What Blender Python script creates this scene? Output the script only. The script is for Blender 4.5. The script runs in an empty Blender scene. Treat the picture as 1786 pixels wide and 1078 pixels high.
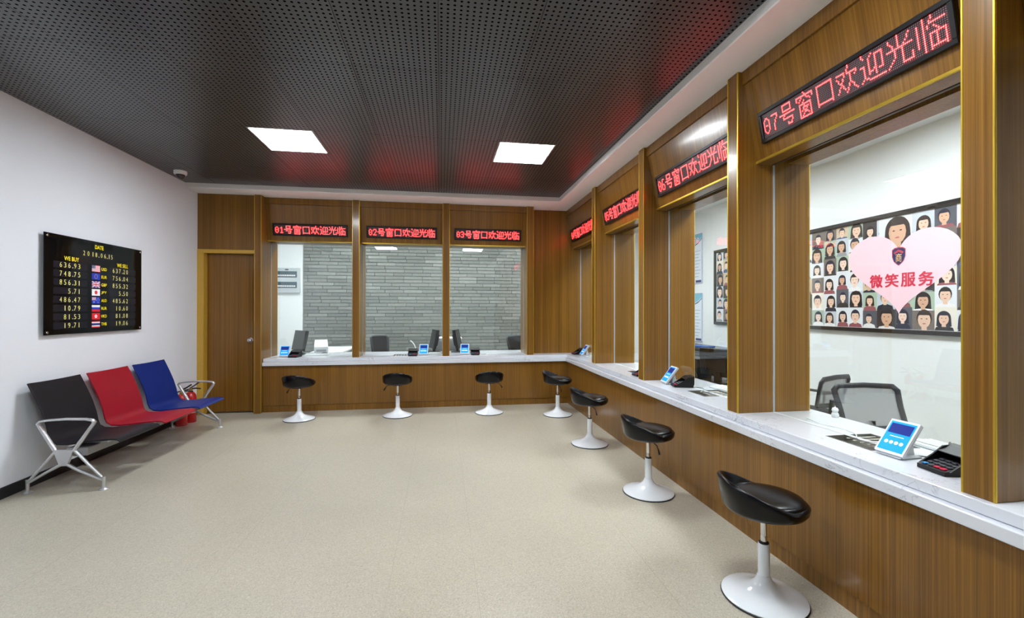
import bpy, math, random
from mathutils import Matrix, Vector
random.seed(7)
PI = math.pi
scene = bpy.context.scene
C = scene.collection
# ------------------------------------------------------------------ camera
F_PX, YAW, PITCH, ROLL = 791.23, .1544, .0021, .0012
cam_d = bpy.data.cameras.new('camera'); cam = bpy.data.objects.new('camera', cam_d); C.objects.link(cam)
cam_d.sensor_width = 36; cam_d.lens = F_PX / 1786 * 36; cam_d.clip_start = .02; cam_d.clip_end = 60
fw = Vector((math.sin(YAW) * math.cos(PITCH), math.cos(YAW) * math.cos(PITCH), math.sin(PITCH)))
rt = Vector((math.cos(YAW), -math.sin(YAW), 0)); up = rt.cross(fw)
r2 = rt * math.cos(ROLL) + up * math.sin(ROLL); u2 = up * math.cos(ROLL) - rt * math.sin(ROLL)
cam.matrix_world = Matrix(((r2.x, u2.x, -fw.x, 0), (r2.y, u2.y, -fw.y, 0), (r2.z, u2.z, -fw.z, 1.4), (0, 0, 0, 1)))
scene.camera = cam
# ------------------------------------------------------------------ light levels, exposure
LAMP, ADDED_OFFICE_LAMP, LED = 52.0, 58.0, 28.0
w = bpy.data.worlds.new('world'); scene.world = w; w.use_nodes = True
w.node_tree.nodes['Background'].inputs[0].default_value = (.05, .05, .055, 1)
w.node_tree.nodes['Background'].inputs[1].default_value = .3
vs = scene.view_settings
vs.view_transform = 'Standard'; vs.look = 'None'; vs.gamma = 1; vs.use_curve_mapping = False; vs.exposure = 0.0

# ------------------------------------------------------------------ materials
def srgb(r, g, b):
    f = lambda c: c / 12.92 if c <= .04045 else ((c + .055) / 1.055) ** 2.4
    return (f(r / 255), f(g / 255), f(b / 255), 1)
MATS = {}
def M(name, col, rough=.5, metal=0., spec=.5, coat=0., emit=0., ecol=None, bump=0., bscale=200, alpha=1.):
    if name in MATS: return MATS[name]
    m = bpy.data.materials.new(name); m.use_nodes = True; nt = m.node_tree; b = nt.nodes['Principled BSDF']
    b.inputs['Base Color'].default_value = col; b.inputs['Roughness'].default_value = rough
    b.inputs['Metallic'].default_value = metal; b.inputs['Specular IOR Level'].default_value = spec
    b.inputs['Coat Weight'].default_value = coat; b.inputs['Alpha'].default_value = alpha
    if emit:
        b.inputs['Emission Color'].default_value = ecol or col; b.inputs['Emission Strength'].default_value = emit
    if bump:
        g = nt.nodes.new('ShaderNodeNewGeometry'); n = nt.nodes.new('ShaderNodeTexNoise'); n.inputs['Scale'].default_value = bscale
        bp = nt.nodes.new('ShaderNodeBump'); bp.inputs['Strength'].default_value = bump; bp.inputs['Distance'].default_value = .002
        nt.links.new(g.outputs['Position'], n.inputs['Vector']); nt.links.new(n.outputs['Fac'], bp.inputs['Height'])
        nt.links.new(bp.outputs['Normal'], b.inputs['Normal'])
    MATS[name] = m; return m
def nodes(m):
    nt = m.node_tree
    def N(t, **k):
        n = nt.nodes.new(t)
        for a, v in k.items(): setattr(n, a, v)
        return n
    return nt, N, nt.links.new, nt.nodes['Principled BSDF']
def ramp(n, stops):
    e = n.color_ramp.elements
    while len(e) < len(stops): e.new(.5)
    for s, (p, c) in zip(e, stops): s.position = p; s.color = c

def wood_mat(name, dark, mid, light, rough=.28, sx=1, sy=1):
    m = M(name, mid, rough, coat=.3, spec=.3); nt, N, L, b = nodes(m)
    b.inputs['Coat Roughness'].default_value = .12
    g = N('ShaderNodeNewGeometry'); mp = N('ShaderNodeMapping'); mp.inputs['Scale'].default_value = (sx, sy, .0025)
    L(g.outputs['Position'], mp.inputs['Vector'])
    n1 = N('ShaderNodeTexNoise'); n1.inputs['Scale'].default_value = 95; n1.inputs['Detail'].default_value = 3; n1.inputs['Roughness'].default_value = .6
    n2 = N('ShaderNodeTexNoise'); n2.inputs['Scale'].default_value = 9; n2.inputs['Detail'].default_value = 2
    mp3 = N('ShaderNodeMapping'); mp3.inputs['Scale'].default_value = (sx, sy, .006); n3 = N('ShaderNodeTexNoise'); n3.inputs['Scale'].default_value = 420; n3.inputs['Detail'].default_value = 2
    L(g.outputs['Position'], mp3.inputs['Vector']); L(mp3.outputs[0], n3.inputs['Vector'])
    L(mp.outputs[0], n1.inputs['Vector']); L(mp.outputs[0], n2.inputs['Vector'])
    a = N('ShaderNodeMath', operation='MULTIPLY_ADD'); a.inputs[1].default_value = .52
    a2 = N('ShaderNodeMath', operation='MULTIPLY_ADD'); a2.inputs[1].default_value = .22
    a3 = N('ShaderNodeMath', operation='MULTIPLY'); a3.inputs[1].default_value = .30
    L(n3.outputs['Fac'], a3.inputs[0]); L(n2.outputs['Fac'], a2.inputs[0]); L(a3.outputs[0], a2.inputs[2])
    L(n1.outputs['Fac'], a.inputs[0]); L(a2.outputs[0], a.inputs[2])
    r = N('ShaderNodeValToRGB'); ramp(r, [(.38, dark), (.53, mid), (.68, light)])
    L(a.outputs[0], r.inputs['Fac']); L(r.outputs['Color'], b.inputs['Base Color'])
    bp = N('ShaderNodeBump'); bp.inputs['Strength'].default_value = .03; bp.inputs['Distance'].default_value = .001
    L(n1.outputs['Fac'], bp.inputs['Height']); L(bp.outputs['Normal'], b.inputs['Normal'])
    return m
WC = (srgb(96, 63, 20), srgb(124, 85, 28), srgb(145, 104, 40))
WOOD = wood_mat('teak_veneer', *WC)
WOOD_R, WOOD_B = wood_mat('teak_veneer_side', *WC, sx=0), wood_mat('teak_veneer_back', *WC, sy=0)
GOLD = M('brass_trim', srgb(214, 178, 62), .33, .75)
JAMB = M('ochre_door_frame', srgb(198, 156, 56), .35, coat=.2)
PAINT = M('white_wall_paint', srgb(238, 242, 250), .75, bump=.12, bscale=260)
PLASTER = M('white_soffit_plaster', srgb(236, 234, 233), .7)
OFFICE_PAINT = M('office_wall_paint', srgb(236, 240, 242), .45)
BASEB = M('black_skirting', srgb(22, 24, 30), .4)
CHROME = M('chrome', (.72, .73, .75, 1), .14, 1.)
ALU = M('cast_aluminium', (.66, .67, .69, 1), .36, .8)
WHITE_GLOSS = M('white_enamel', srgb(232, 236, 240), .16, coat=.5)
WHITE_PL = M('white_plastic', srgb(232, 234, 236), .35)
GREY_PL = M('grey_plastic', srgb(165, 170, 176), .4)
BLACK_PL = M('black_plastic', srgb(13, 13, 15), .4, spec=.4)
BLACK_RUB = M('black_rubber', srgb(14, 14, 15), .6)
LEATHER = M('black_leatherette', srgb(7, 7, 10), .22, spec=.32, bump=.06, bscale=500)
DARK_METAL = M('dark_steel', srgb(120, 120, 116), .35, 1.)
STEEL = M('brushed_steel', srgb(176, 172, 165), .3, 1.)
ACRYL = M('black_acrylic', srgb(5, 6, 9), .06, spec=.32)
PRINT_Y = M('lit_yellow_digits', srgb(226, 220, 120), .5, emit=.5, ecol=srgb(228, 222, 120))
HEAD_Y = M('yellow_print', srgb(240, 222, 30), .5, emit=.35, ecol=srgb(240, 222, 30))

def marble_mat():
    m = M('white_quartz', srgb(226, 227, 232), .2, coat=.3); nt, N, L, b = nodes(m)
    g = N('ShaderNodeNewGeometry'); n = N('ShaderNodeTexNoise'); n.inputs['Scale'].default_value = 7; n.inputs['Detail'].default_value = 8; n.inputs['Distortion'].default_value = 1.6
    L(g.outputs['Position'], n.inputs['Vector'])
    r = N('ShaderNodeValToRGB'); W = srgb(220, 223, 230)
    ramp(r, [(.0, W), (.487, W), (.5, srgb(168, 168, 178)), (.513, W), (1, srgb(216, 218, 224))])
    L(n.outputs['Fac'], r.inputs['Fac'])
    n2 = N('ShaderNodeTexNoise'); n2.inputs['Scale'].default_value = 5; L(g.outputs['Position'], n2.inputs['Vector'])
    r2_ = N('ShaderNodeValToRGB'); ramp(r2_, [(.50, (0, 0, 0, 1)), (.68, (1, 1, 1, 1))]); L(n2.outputs['Fac'], r2_.inputs['Fac'])
    mx = N('ShaderNodeMix', data_type='RGBA'); L(r2_.outputs['Color'], mx.inputs[0]); mx.inputs[6].default_value = W; L(r.outputs['Color'], mx.inputs[7])
    L(mx.outputs[2], b.inputs['Base Color']); return m
MARBLE = marble_mat()

def floor_mat():
    m = M('speckled_vinyl', srgb(190, 180, 158), .32); nt, N, L, b = nodes(m)
    g = N('ShaderNodeNewGeometry')
    v = N('ShaderNodeTexVoronoi'); v.inputs['Scale'].default_value = 210; L(g.outputs['Position'], v.inputs['Vector'])
    r = N('ShaderNodeValToRGB'); ramp(r, [(.0, srgb(160, 152, 136)), (.35, srgb(184, 177, 160)), (.7, srgb(190, 183, 166)), (1., srgb(208, 202, 186))])
    L(v.outputs['Color'], r.inputs['Fac'])
    n = N('ShaderNodeTexNoise'); n.inputs['Scale'].default_value = 1.4; n.inputs['Detail'].default_value = 4; L(g.outputs['Position'], n.inputs['Vector'])
    r3 = N('ShaderNodeValToRGB'); ramp(r3, [(.3, (.9, .9, .9, 1)), (.7, (1, 1, 1, 1))]); L(n.outputs['Fac'], r3.inputs['Fac'])
    mx = N('ShaderNodeMix', data_type='RGBA', blend_type='MULTIPLY'); mx.inputs[0].default_value = 1
    L(r.outputs['Color'], mx.inputs[6]); L(r3.outputs['Color'], mx.inputs[7])
    L(mx.outputs[2], b.inputs['Base Color'])
    rr = N('ShaderNodeMapRange'); rr.inputs[3].default_value = .26; rr.inputs[4].default_value = .42; L(n.outputs['Fac'], rr.inputs[0]); L(rr.outputs[0], b.inputs['Roughness'])
    bp = N('ShaderNodeBump'); bp.inputs['Strength'].default_value = .05; bp.inputs['Distance'].default_value = .001; L(v.outputs['Distance'], bp.inputs['Height']); L(bp.outputs['Normal'], b.inputs['Normal'])
    return m
FLOOR = floor_mat()
CX0, CY0, CPX, CPY = -.02, 3.10, .5625, 1.2
def ceil_mat():
    m = M('perforated_black_board', srgb(62, 62, 64), .33); nt, N, L, b = nodes(m)
    g = N('ShaderNodeNewGeometry'); s = N('ShaderNodeSeparateXYZ'); L(g.outputs['Position'], s.inputs[0])
    def cell(o, off, p):
        a = N('ShaderNodeMath', operation='SUBTRACT'); a.inputs[1].default_value = off; L(o, a.inputs[0])
        d = N('ShaderNodeMath', operation='DIVIDE'); d.inputs[1].default_value = p; L(a.outputs[0], d.inputs[0])
        f = N('ShaderNodeMath', operation='FLOORED_MODULO'); f.inputs[1].default_value = 1; L(d.outputs[0], f.inputs[0])
        c = N('ShaderNodeMath', operation='SUBTRACT'); c.inputs[1].default_value = .5; L(f.outputs[0], c.inputs[0]); return c.outputs[0]
    cx, cy = cell(s.outputs[0], CX0, CPX / 16), cell(s.outputs[1], CY0, CPY / 34)
    cv = N('ShaderNodeCombineXYZ'); L(cx, cv.inputs[0]); L(cy, cv.inputs[1])
    ln = N('ShaderNodeVectorMath', operation='LENGTH'); L(cv.outputs[0], ln.inputs[0])
    mr = N('ShaderNodeMapRange'); mr.inputs[1].default_value = .20; mr.inputs[2].default_value = .225; L(ln.outputs['Value'], mr.inputs[0])
    n = N('ShaderNodeTexNoise'); n.inputs['Scale'].default_value = 3; L(g.outputs['Position'], n.inputs['Vector'])
    r = N('ShaderNodeValToRGB'); ramp(r, [(.3, srgb(45, 48, 53)), (.7, srgb(55, 57, 61))]); L(n.outputs['Fac'], r.inputs['Fac'])
    mx = N('ShaderNodeMix', data_type='RGBA'); L(mr.outputs[0], mx.inputs[0]); mx.inputs[6].default_value = (.0015, .0015, .0018, 1); L(r.outputs['Color'], mx.inputs[7])
    L(mx.outputs[2], b.inputs['Base Color'])
    sp = N('ShaderNodeMath', operation='MULTIPLY'); sp.inputs[1].default_value = .95; L(mr.outputs[0], sp.inputs[0]); L(sp.outputs[0], b.inputs['Specular IOR Level'])
    return m
CEIL = ceil_mat()
def brick_mat():
    m = M('grey_long_brick', srgb(140, 144, 140), .7); nt, N, L, b = nodes(m)
    a = N('ShaderNodeAttribute', attribute_name='tone'); oi = N('ShaderNodeObjectInfo'); ad = N('ShaderNodeMath', operation='ADD'); fr = N('ShaderNodeMath', operation='FRACT')
    L(a.outputs['Fac'], ad.inputs[0]); L(oi.outputs['Random'], ad.inputs[1]); L(ad.outputs[0], fr.inputs[0])
    r = N('ShaderNodeValToRGB'); ramp(r, [(0, srgb(122, 126, 124)), (.5, srgb(136, 141, 138)), (.85, srgb(142, 146, 143)), (1, srgb(154, 158, 155))])
    g = N('ShaderNodeNewGeometry'); n = N('ShaderNodeTexNoise'); n.inputs['Scale'].default_value = 30; L(g.outputs['Position'], n.inputs['Vector'])
    mx = N('ShaderNodeMix', data_type='RGBA', blend_type='MULTIPLY'); mx.inputs[0].default_value = .35
    L(fr.outputs[0], r.inputs['Fac']); L(r.outputs['Color'], mx.inputs[6]); L(n.outputs['Fac'], mx.inputs[7]); L(mx.outputs[2], b.inputs['Base Color']); return m
BRICK = brick_mat(); MORTAR = M('dark_mortar', srgb(84, 88, 86), .9)
def glass_mat():
    m = bpy.data.materials.new('clear_glass'); m.use_nodes = True; nt = m.node_tree; nt.nodes.clear()
    o = nt.nodes.new('ShaderNodeOutputMaterial'); t = nt.nodes.new('ShaderNodeBsdfTransparent'); t.inputs[0].default_value = (.965, .985, .975, 1)
    g = nt.nodes.new('ShaderNodeBsdfGlossy'); g.inputs['Roughness'].default_value = 0.0; g.inputs[0].default_value = (.95, .98, .97, 1)
    lw = nt.nodes.new('ShaderNodeLayerWeight'); lw.inputs[0].default_value = .5
    pw = nt.nodes.new('ShaderNodeMath'); pw.operation = 'POWER'; pw.inputs[1].default_value = 5; nt.links.new(lw.outputs['Facing'], pw.inputs[0])
    f = nt.nodes.new('ShaderNodeMath'); f.operation = 'MULTIPLY_ADD'; f.inputs[1].default_value = .95; f.inputs[2].default_value = .045; nt.links.new(pw.outputs[0], f.inputs[0])
    mx = nt.nodes.new('ShaderNodeMixShader')
    nt.links.new(f.outputs[0], mx.inputs[0]); nt.links.new(t.outputs[0], mx.inputs[1]); nt.links.new(g.outputs[0], mx.inputs[2]); nt.links.new(mx.outputs[0], o.inputs[0]); return m
GLASS = glass_mat()
def mesh_fabric():
    m = bpy.data.materials.new('grey_mesh_fabric'); m.use_nodes = True; nt = m.node_tree; b = nt.nodes['Principled BSDF']; o = nt.nodes['Material Output']
    b.inputs['Base Color'].default_value = srgb(150, 152, 156); b.inputs['Roughness'].default_value = .8
    t = nt.nodes.new('ShaderNodeBsdfTransparent'); mx = nt.nodes.new('ShaderNodeMixShader'); mx.inputs[0].default_value = .5
    nt.links.new(t.outputs[0], mx.inputs[1]); nt.links.new(b.outputs[0], mx.inputs[2]); nt.links.new(mx.outputs[0], o.inputs[0]); return m
MESHFAB = mesh_fabric()
LED_ON = M('lit_red_led', srgb(255, 40, 50), .4, emit=LED, ecol=(1., .022, .022, 1))
LED_OFF = M('unlit_led_lens', srgb(150, 138, 142), .3)
LED_FACE = M('led_face_red_glow', srgb(48, 14, 20), .35)  # red glow of the lit dots put into the face colour
LAMP_M = M('lit_diffuser', (1, 1, 1, 1), .5, emit=LAMP, ecol=(.90, .96, 1, 1))
ADDED_OLAMP_M = M('added_office_diffuser', (1, 1, 1, 1), .5, emit=ADDED_OFFICE_LAMP, ecol=(.91, .965, 1, 1))

# ------------------------------------------------------------------ mesh helpers
class MB:
    def __init__(s): s.v = []; s.f = []; s.m = []
    def add(s, vs_, fs, mi=0, T=None):
        o = len(s.v)
        s.v += [tuple(T @ Vector(p)) if T else tuple(p) for p in vs_]
        s.f += [tuple(i + o for i in f) for f in fs]; s.m += [mi] * len(fs); return s
    def box(s, x0, x1, y0, y1, z0, z1, mi=0, T=None):
        return s.add([(x0, y0, z0), (x1, y0, z0), (x1, y1, z0), (x0, y1, z0), (x0, y0, z1), (x1, y0, z1), (x1, y1, z1), (x0, y1, z1)],
                     [(0, 3, 2, 1), (4, 5, 6, 7), (0, 1, 5, 4), (1, 2, 6, 5), (2, 3, 7, 6), (3, 0, 4, 7)], mi, T)
    def cbox(s, x0, x1, y0, y1, z0, z1, c=.004, mi=0, T=None):
        # box with chamfered edges
        pts = []; X, Y, Z = (x0, x1), (y0, y1), (z0, z1)
        idx = {}
        for i in (0, 1):
            for j in (0, 1):
                for k in (0, 1):
                    sx, sy, sz = (c, -c)[i], (c, -c)[j], (c, -c)[k]
                    for a in range(3):
                        p = [X[i] + sx, Y[j] + sy, Z[k] + sz]; p[a] = (X[i], Y[j], Z[k])[a]
                        idx[i, j, k, a] = len(pts); pts.append(tuple(p))
        fs = []
        q = lambda *k: tuple(idx[t] for t in k)
        fs += [q((0,0,0,0),(0,0,1,0),(0,1,1,0),(0,1,0,0)), q((1,0,0,0),(1,1,0,0),(1,1,1,0),(1,0,1,0)),
               q((0,0,0,1),(1,0,0,1),(1,0,1,1),(0,0,1,1)), q((0,1,0,1),(0,1,1,1),(1,1,1,1),(1,1,0,1)),
               q((0,0,0,2),(0,1,0,2),(1,1,0,2),(1,0,0,2)), q((0,0,1,2),(1,0,1,2),(1,1,1,2),(0,1,1,2))]
        for i in (0, 1):
            for j in (0, 1):
                fs.append(q((i,j,0,0),(i,j,0,1),(i,j,1,1),(i,j,1,0))); fs.append(q((i,0,j,0),(i,0,j,2),(i,1,j,2),(i,1,j,0))); fs.append(q((0,i,j,1),(0,i,j,2),(1,i,j,2),(1,i,j,1)))
                for k in (0, 1): fs.append(q((i,j,k,0),(i,j,k,1),(i,j,k,2)))
        return s.add(pts, fs, mi, T)
    def lathe(s, prof, n=24, mi=0, T=None, ang=None):
        # prof: (r, z) list; r may be callable of angle
        vs_, fs = [], []
        for i in range(n):
            a = 2 * PI * i / n
            for r, z in (prof(a) if callable(prof) else prof): vs_.append((r * math.cos(a), r * math.sin(a), z))
        k = len(vs_) // n
        for i in range(n):
            j = (i + 1) % n
            for q in range(k - 1): fs.append((i * k + q, j * k + q, j * k + q + 1, i * k + q + 1))
        fs.append(tuple((n - 1 - i) * k for i in range(n))); fs.append(tuple(i * k + k - 1 for i in range(n)))
        return s.add(vs_, fs, mi, T)
    def prism(s, poly, z0, z1, mi=0, T=None):
        n = len(poly); vs_ = [(x, y, z0) for x, y in poly] + [(x, y, z1) for x, y in poly]
        fs = [tuple(range(n - 1, -1, -1)), tuple(range(n, 2 * n))] + [(i, (i + 1) % n, (i + 1) % n + n, i + n) for i in range(n)]
        return s.add(vs_, fs, mi, T)
    def tube(s, pts, r, n=8, mi=0, T=None, ry=None, ref=(0, 0, 1)):
        pts = [Vector(p) for p in pts]; rs = r if isinstance(r, (list, tuple)) else [r] * len(pts); vs_, fs = [], []
        for i, p in enumerate(pts):
            d = ((pts[i + 1] - p).normalized() if i < len(pts) - 1 else Vector()) + ((p - pts[i - 1]).normalized() if i else Vector())
            d.normalize(); u = Vector(ref).cross(d)
            if u.length < 1e-3: u = Vector((1, 0, 0)).cross(d)
            u.normalize(); v = d.cross(u)
            k = 1.
            if 0 < i < len(pts) - 1:
                c = (pts[i + 1] - p).normalized().dot((p - pts[i - 1]).normalized()); k = min(1.6, 1 / max(.4, math.sqrt((1 + c) / 2)))
            for j in range(n):
                a = 2 * PI * j / n + PI / n
                vs_.append(tuple(p + u * math.cos(a) * rs[i] * k + v * math.sin(a) * (rs[i] if ry is None else ry) * k))
        for i in range(len(pts) - 1):
            for j in range(n):
                q = (j + 1) % n; fs.append((i * n + j, i * n + q, (i + 1) * n + q, (i + 1) * n + j))
        fs.append(tuple(range(n - 1, -1, -1))); fs.append(tuple((len(pts) - 1) * n + j for j in range(n)))
        return s.add(vs_, fs, mi, T)
    def ellipse(s, cx, cy, rx, ry, z, mi=0, n=14, T=None, a0=0, a1=2 * PI):
        full = abs(a1 - a0 - 2 * PI) < 1e-6; m_ = n if full else n + 1
        return s.add([(cx + rx * math.cos(a0 + (a1 - a0) * i / n), cy + ry * math.sin(a0 + (a1 - a0) * i / n), z) for i in range(m_)], [tuple(range(m_))], mi, T)
    def quad(s, x0, x1, y0, y1, z, mi=0, T=None):
        return s.add([(x0, y0, z), (x1, y0, z), (x1, y1, z), (x0, y1, z)], [(0, 1, 2, 3)], mi, T)
    def poly(s, pts, z, mi=0, T=None): return s.add([(x, y, z) for x, y in pts], [tuple(range(len(pts)))], mi, T)
    def mesh(s, name, mats, smooth=None):
        me = bpy.data.meshes.new(name); me.from_pydata(s.v, [], s.f)
        for m in (mats if isinstance(mats, (list, tuple)) else [mats]): me.materials.append(m)
        if any(s.m): me.polygons.foreach_set('material_index', s.m)
        if smooth is not None:
            me.polygons.foreach_set('use_smooth', [True] * len(me.polygons)); me.update(); me.set_sharp_from_angle(angle=math.radians(smooth))
        me.update(); return me
    def build(s, name, mats, parent=None, smooth=None): return link(name, s.mesh(name, mats, smooth), parent)
def link(name, me, parent=None):
    o = bpy.data.objects.new(name, me); C.objects.link(o)
    if parent: o.parent = parent
    return o
def tag(o, label, cat, group=None):
    o['label'] = label; o['category'] = cat
    if group: o['group'] = group
    return o
def thing(name, label, cat, loc=(0, 0, 0), rz=0., group=None):
    o = bpy.data.objects.new(name, None); C.objects.link(o); o.location = loc; o.rotation_euler = (0, 0, rz); o.empty_display_size = .1
    return tag(o, label, cat, group)
def struct(name, me=None, loc=(0, 0, 0)):
    o = bpy.data.objects.new(name, me); C.objects.link(o); o['kind'] = 'structure'; o.location = loc; return o
def stuff(o): o['kind'] = 'stuff'; return o
def frame(o, origin, xd, yd):
    x = Vector(xd).normalized(); y = Vector(yd).normalized(); z = x.cross(y)
    o.matrix_world = Matrix(((x.x, y.x, z.x, origin[0]), (x.y, y.y, z.y, origin[1]), (x.z, y.z, z.z, origin[2]), (0, 0, 0, 1))); return o
def copy_tree(o, parent=None):
    c = o.copy(); C.objects.link(c)
    if parent: c.parent = parent; c.matrix_parent_inverse = o.matrix_parent_inverse.copy()
    for ch in list(o.children): copy_tree(ch, c)
    return c
def text_mesh(mb, txt, cx, cy, h, z=0., mi=0, align='CENTER', width=None, offset=0., T=None, ext=.0008):
    cu = bpy.data.curves.new('t', 'FONT'); cu.body = txt; cu.size = 1; cu.offset = offset; cu.resolution_u = 3
    ob = bpy.data.objects.new('t', cu); C.objects.link(ob)
    dg = bpy.context.evaluated_depsgraph_get(); me = bpy.data.meshes.new_from_object(ob.evaluated_get(dg))
    vs_ = [v.co.copy() for v in me.vertices]; fs = [tuple(p.vertices) for p in me.polygons]
    bpy.data.objects.remove(ob); bpy.data.curves.remove(cu); bpy.data.meshes.remove(me)
    if not vs_: return
    x0, x1 = min(v.x for v in vs_), max(v.x for v in vs_); y0, y1 = min(v.y for v in vs_), max(v.y for v in vs_)
    ky = h / (y1 - y0); kx = width / (x1 - x0) if width else ky
    ox = {'CENTER': (x0 + x1) / 2, 'RIGHT': x1, 'LEFT': x0}[align]
    P_ = [((v.x - ox) * kx + cx, (v.y - (y0 + y1) / 2) * ky + cy, z) for v in vs_]
    mb.add(P_, fs, mi, T)

# ------------------------------------------------------------------ room data
XL, XR, YB, ZC, ZS = -3.205, 1.872, 6.62, 3.009, 2.948
Y_END = -2.4                       # wall behind the camera
ZT = .73                           # counter top
FX, GX, BX = 1.90, 2.16, 2.43      # right pillars: front, glass, back
FY, GY, BY = 6.66, 6.92, 7.18      # back pillars
OX, OY, OZ = 4.38, 9.2, 3.10       # office far walls and ceiling

# floor, walls
fl = struct('floor', MB().box(XL - .1, OX + .1, Y_END - .1, OY + .1, -.06, 0).mesh('floor', FLOOR))
seam = M('vinyl_weld_line', srgb(166, 159, 143), .4)
for x in (-2.12, -1.18, -.26, .18, 1.12): MB().box(x - .0012, x + .0012, Y_END, 6.6, 0, .0004).build('weld_line', seam, fl)
struct('wall_left', MB().box(XL - .12, XL, Y_END - .1, OY + .1, 0, OZ + .2).mesh('wall_left', PAINT))
struct('wall_rear', MB().box(XL - .1, OX + .1, Y_END - .12, Y_END, 0, OZ + .2).mesh('wall_rear', PAINT))
struct('baseboard_left', MB().cbox(XL - .005, XL + .012, Y_END, 6.60, 0, .085, .003).mesh('baseboard_left', BASEB))
struct('wall_office_right', MB().box(OX, OX + .12, Y_END, OY + .1, 0, OZ + .2).mesh('wall_office_right', OFFICE_PAINT))
struct('ceiling_office', MB().box(BX - .05, OX + .1, Y_END, OY + .1, OZ, OZ + .1).box(XL, BX - .05, BY - .05, OY + .1, OZ, OZ + .1).mesh('ceiling_office', OFFICE_PAINT))
# main ceiling: slab with perforated panels
ce = struct('ceiling', MB().box(XL, 2.4, Y_END, 7.15, ZC + .022, ZC + .05).mesh('ceiling', BASEB))
lamps = [(k, y) for y in (4.30, 1.30) for k in (-3, 1)]
cells = {}
for k in range(-6, 3):
    x0, x1 = max(XL, CX0 + CPX * k), min(1.70, CX0 + CPX * (k + 1))
    if x1 <= x0: continue
    for j in range(-6, 3):
        y0, y1 = max(Y_END, CY0 + CPY * j), min(6.33, CY0 + CPY * (j + 1))
        if y1 <= y0: continue
        for kk, ly in lamps:
            if kk == k and y0 - .01 < ly < y1: 
                if ly - y0 > .3: y1 = ly
                else: y0 = ly + .6
        key = (round(x1 - x0, 4), round(y1 - y0, 4))
        if key not in cells: cells[key] = MB().cbox(.0012, key[0] - .0012, .0012, key[1] - .0012, 0, .02, .0012).mesh('panel', CEIL)
        link('panel', cells[key], ce).location = (x0, y0, ZC)
# dropped soffit along back and right walls
struct('trim_1', MB().cbox(XL, 1.664, 6.301, 6.92, ZS, ZC + .03, .006).mesh('trim_1', PLASTER))
struct('trim_2', MB().cbox(1.664, 1.96, Y_END, 6.92, ZS, ZC + .03, .006).mesh('trim_2', PLASTER))

# ------------------------------------------------------------------ ceiling lamps
def ceiling_lamp(label, x, y, z, sx, sy, mat, group):
    t = thing('ceiling_light', label, 'light', (x, y, z), 0, group)
    MB().box(.006, sx - .006, .006, sy - .006, .006, .012).build('diffuser', mat, t)
    m = MB()
    for a in ((0, sx, 0, .012), (0, sx, sy - .012, sy), (0, .012, .012, sy - .012), (sx - .012, sx, .012, sy - .012)): m.box(a[0], a[1], a[2], a[3], -.002, .02)
    m.build('frame', WHITE_PL, t)
for (k, y), lb in zip(lamps, ('square white ceiling light panel nearer the left wall', 'square white ceiling light panel nearer the teller windows',
                              'square ceiling light above the camera, left wall side', 'square ceiling light above the camera, teller window side'
                              )):
    ceiling_lamp(lb, CX0 + CPX * k + .006, y + .004, ZC, CPX - .012, .592, LAMP_M, 'square ceiling light panels')
for i, (x, y) in enumerate(((3.1, 1.1), (3.1, 3.3), (3.1, 5.6), (1.9, 7.9), (.1, 7.9), (-1.7, 7.9))):  # lamps out of view, added to light the office behind the glass
    ceiling_lamp(('added unseen office ceiling light nearest the camera', 'added unseen office ceiling light above the two mesh chairs', 'added unseen office ceiling light beside the hanging wall charts', 'added unseen office ceiling light at the inner corner of the office',
                  'added unseen office ceiling light in the middle before the brick wall', 'added unseen office ceiling light before the brick wall nearest the breaker box')[i], x - .3, y - .3, OZ - .02, .6, .6, ADDED_OLAMP_M, 'added unseen office ceiling lights')

# ------------------------------------------------------------------ pillars, headers, windows
wr = struct('wall_right'); wb = struct('wall_back')
PW = .105
right_far = [5.57, 4.18, 2.79, 1.403, .013, -1.377]
def gold_edge(par, x, y, z0, z1, s=.0045):
    MB().cbox(x - s, x + s, y - s, y + s, z0, z1, .002).build('gold_edge', GOLD, par)
for yf in right_far:
    p = MB().cbox(FX, BX, yf - PW, yf, ZT, ZS + .01, .003).build('pillar', WOOD, wr)
    for x, y in ((FX + .003, yf - PW + .003), (FX + .003, yf - .003), (BX - .004, yf - PW + .004)): gold_edge(p, x, y, ZT, ZS + .005)
    MB().box(GX - .006, GX + .006, yf - PW - .004, yf + .004, ZT, 2.40).build('glass_channel', GREY_PL, p)
back_x = [(-1.243, -1.143), (.016, .118), (1.26, 1.364)]
for a, b_ in back_x:
    p = MB().cbox(a, b_, FY, BY, ZT, ZS + .01, .003).build('pillar', WOOD, wb)
    for x in (a + .003, b_ - .003): gold_edge(p, x, FY + .003, ZT, ZS + .005, .004)
    for x in (a + .004, b_ - .004): gold_edge(p, x, BY - .004, ZT, ZS, .005)
    MB().box(a - .004, b_ + .004, GY - .006, GY + .006, ZT, 2.40).build('glass_channel', GREY_PL, p)
p = MB().cbox(-2.49, -2.40, 6.56, BY, 0, ZS + .01, .003).build('pillar', WOOD, wb)
for x in (-2.487, -2.403): gold_edge(p, x, 6.563, 0, ZS + .005, .004)
gold_edge(p, -2.404, BY - .004, ZT, ZS, .005)
MB().box(-2.40, -2.396, GY - .006, GY + .006, ZT, 2.40).build('glass_channel', GREY_PL, p)
cp = MB().box(1.364, BX, 6.88, BY, ZT, ZS + .01).build('corner_panel', WOOD, wb)
MB().box(GX - .006, GX + .006, 6.876, 6.88, ZT, 2.40).build('glass_channel', GREY_PL, cp)
gold_edge(cp, BX - .004, 6.884, ZT, ZS)
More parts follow.
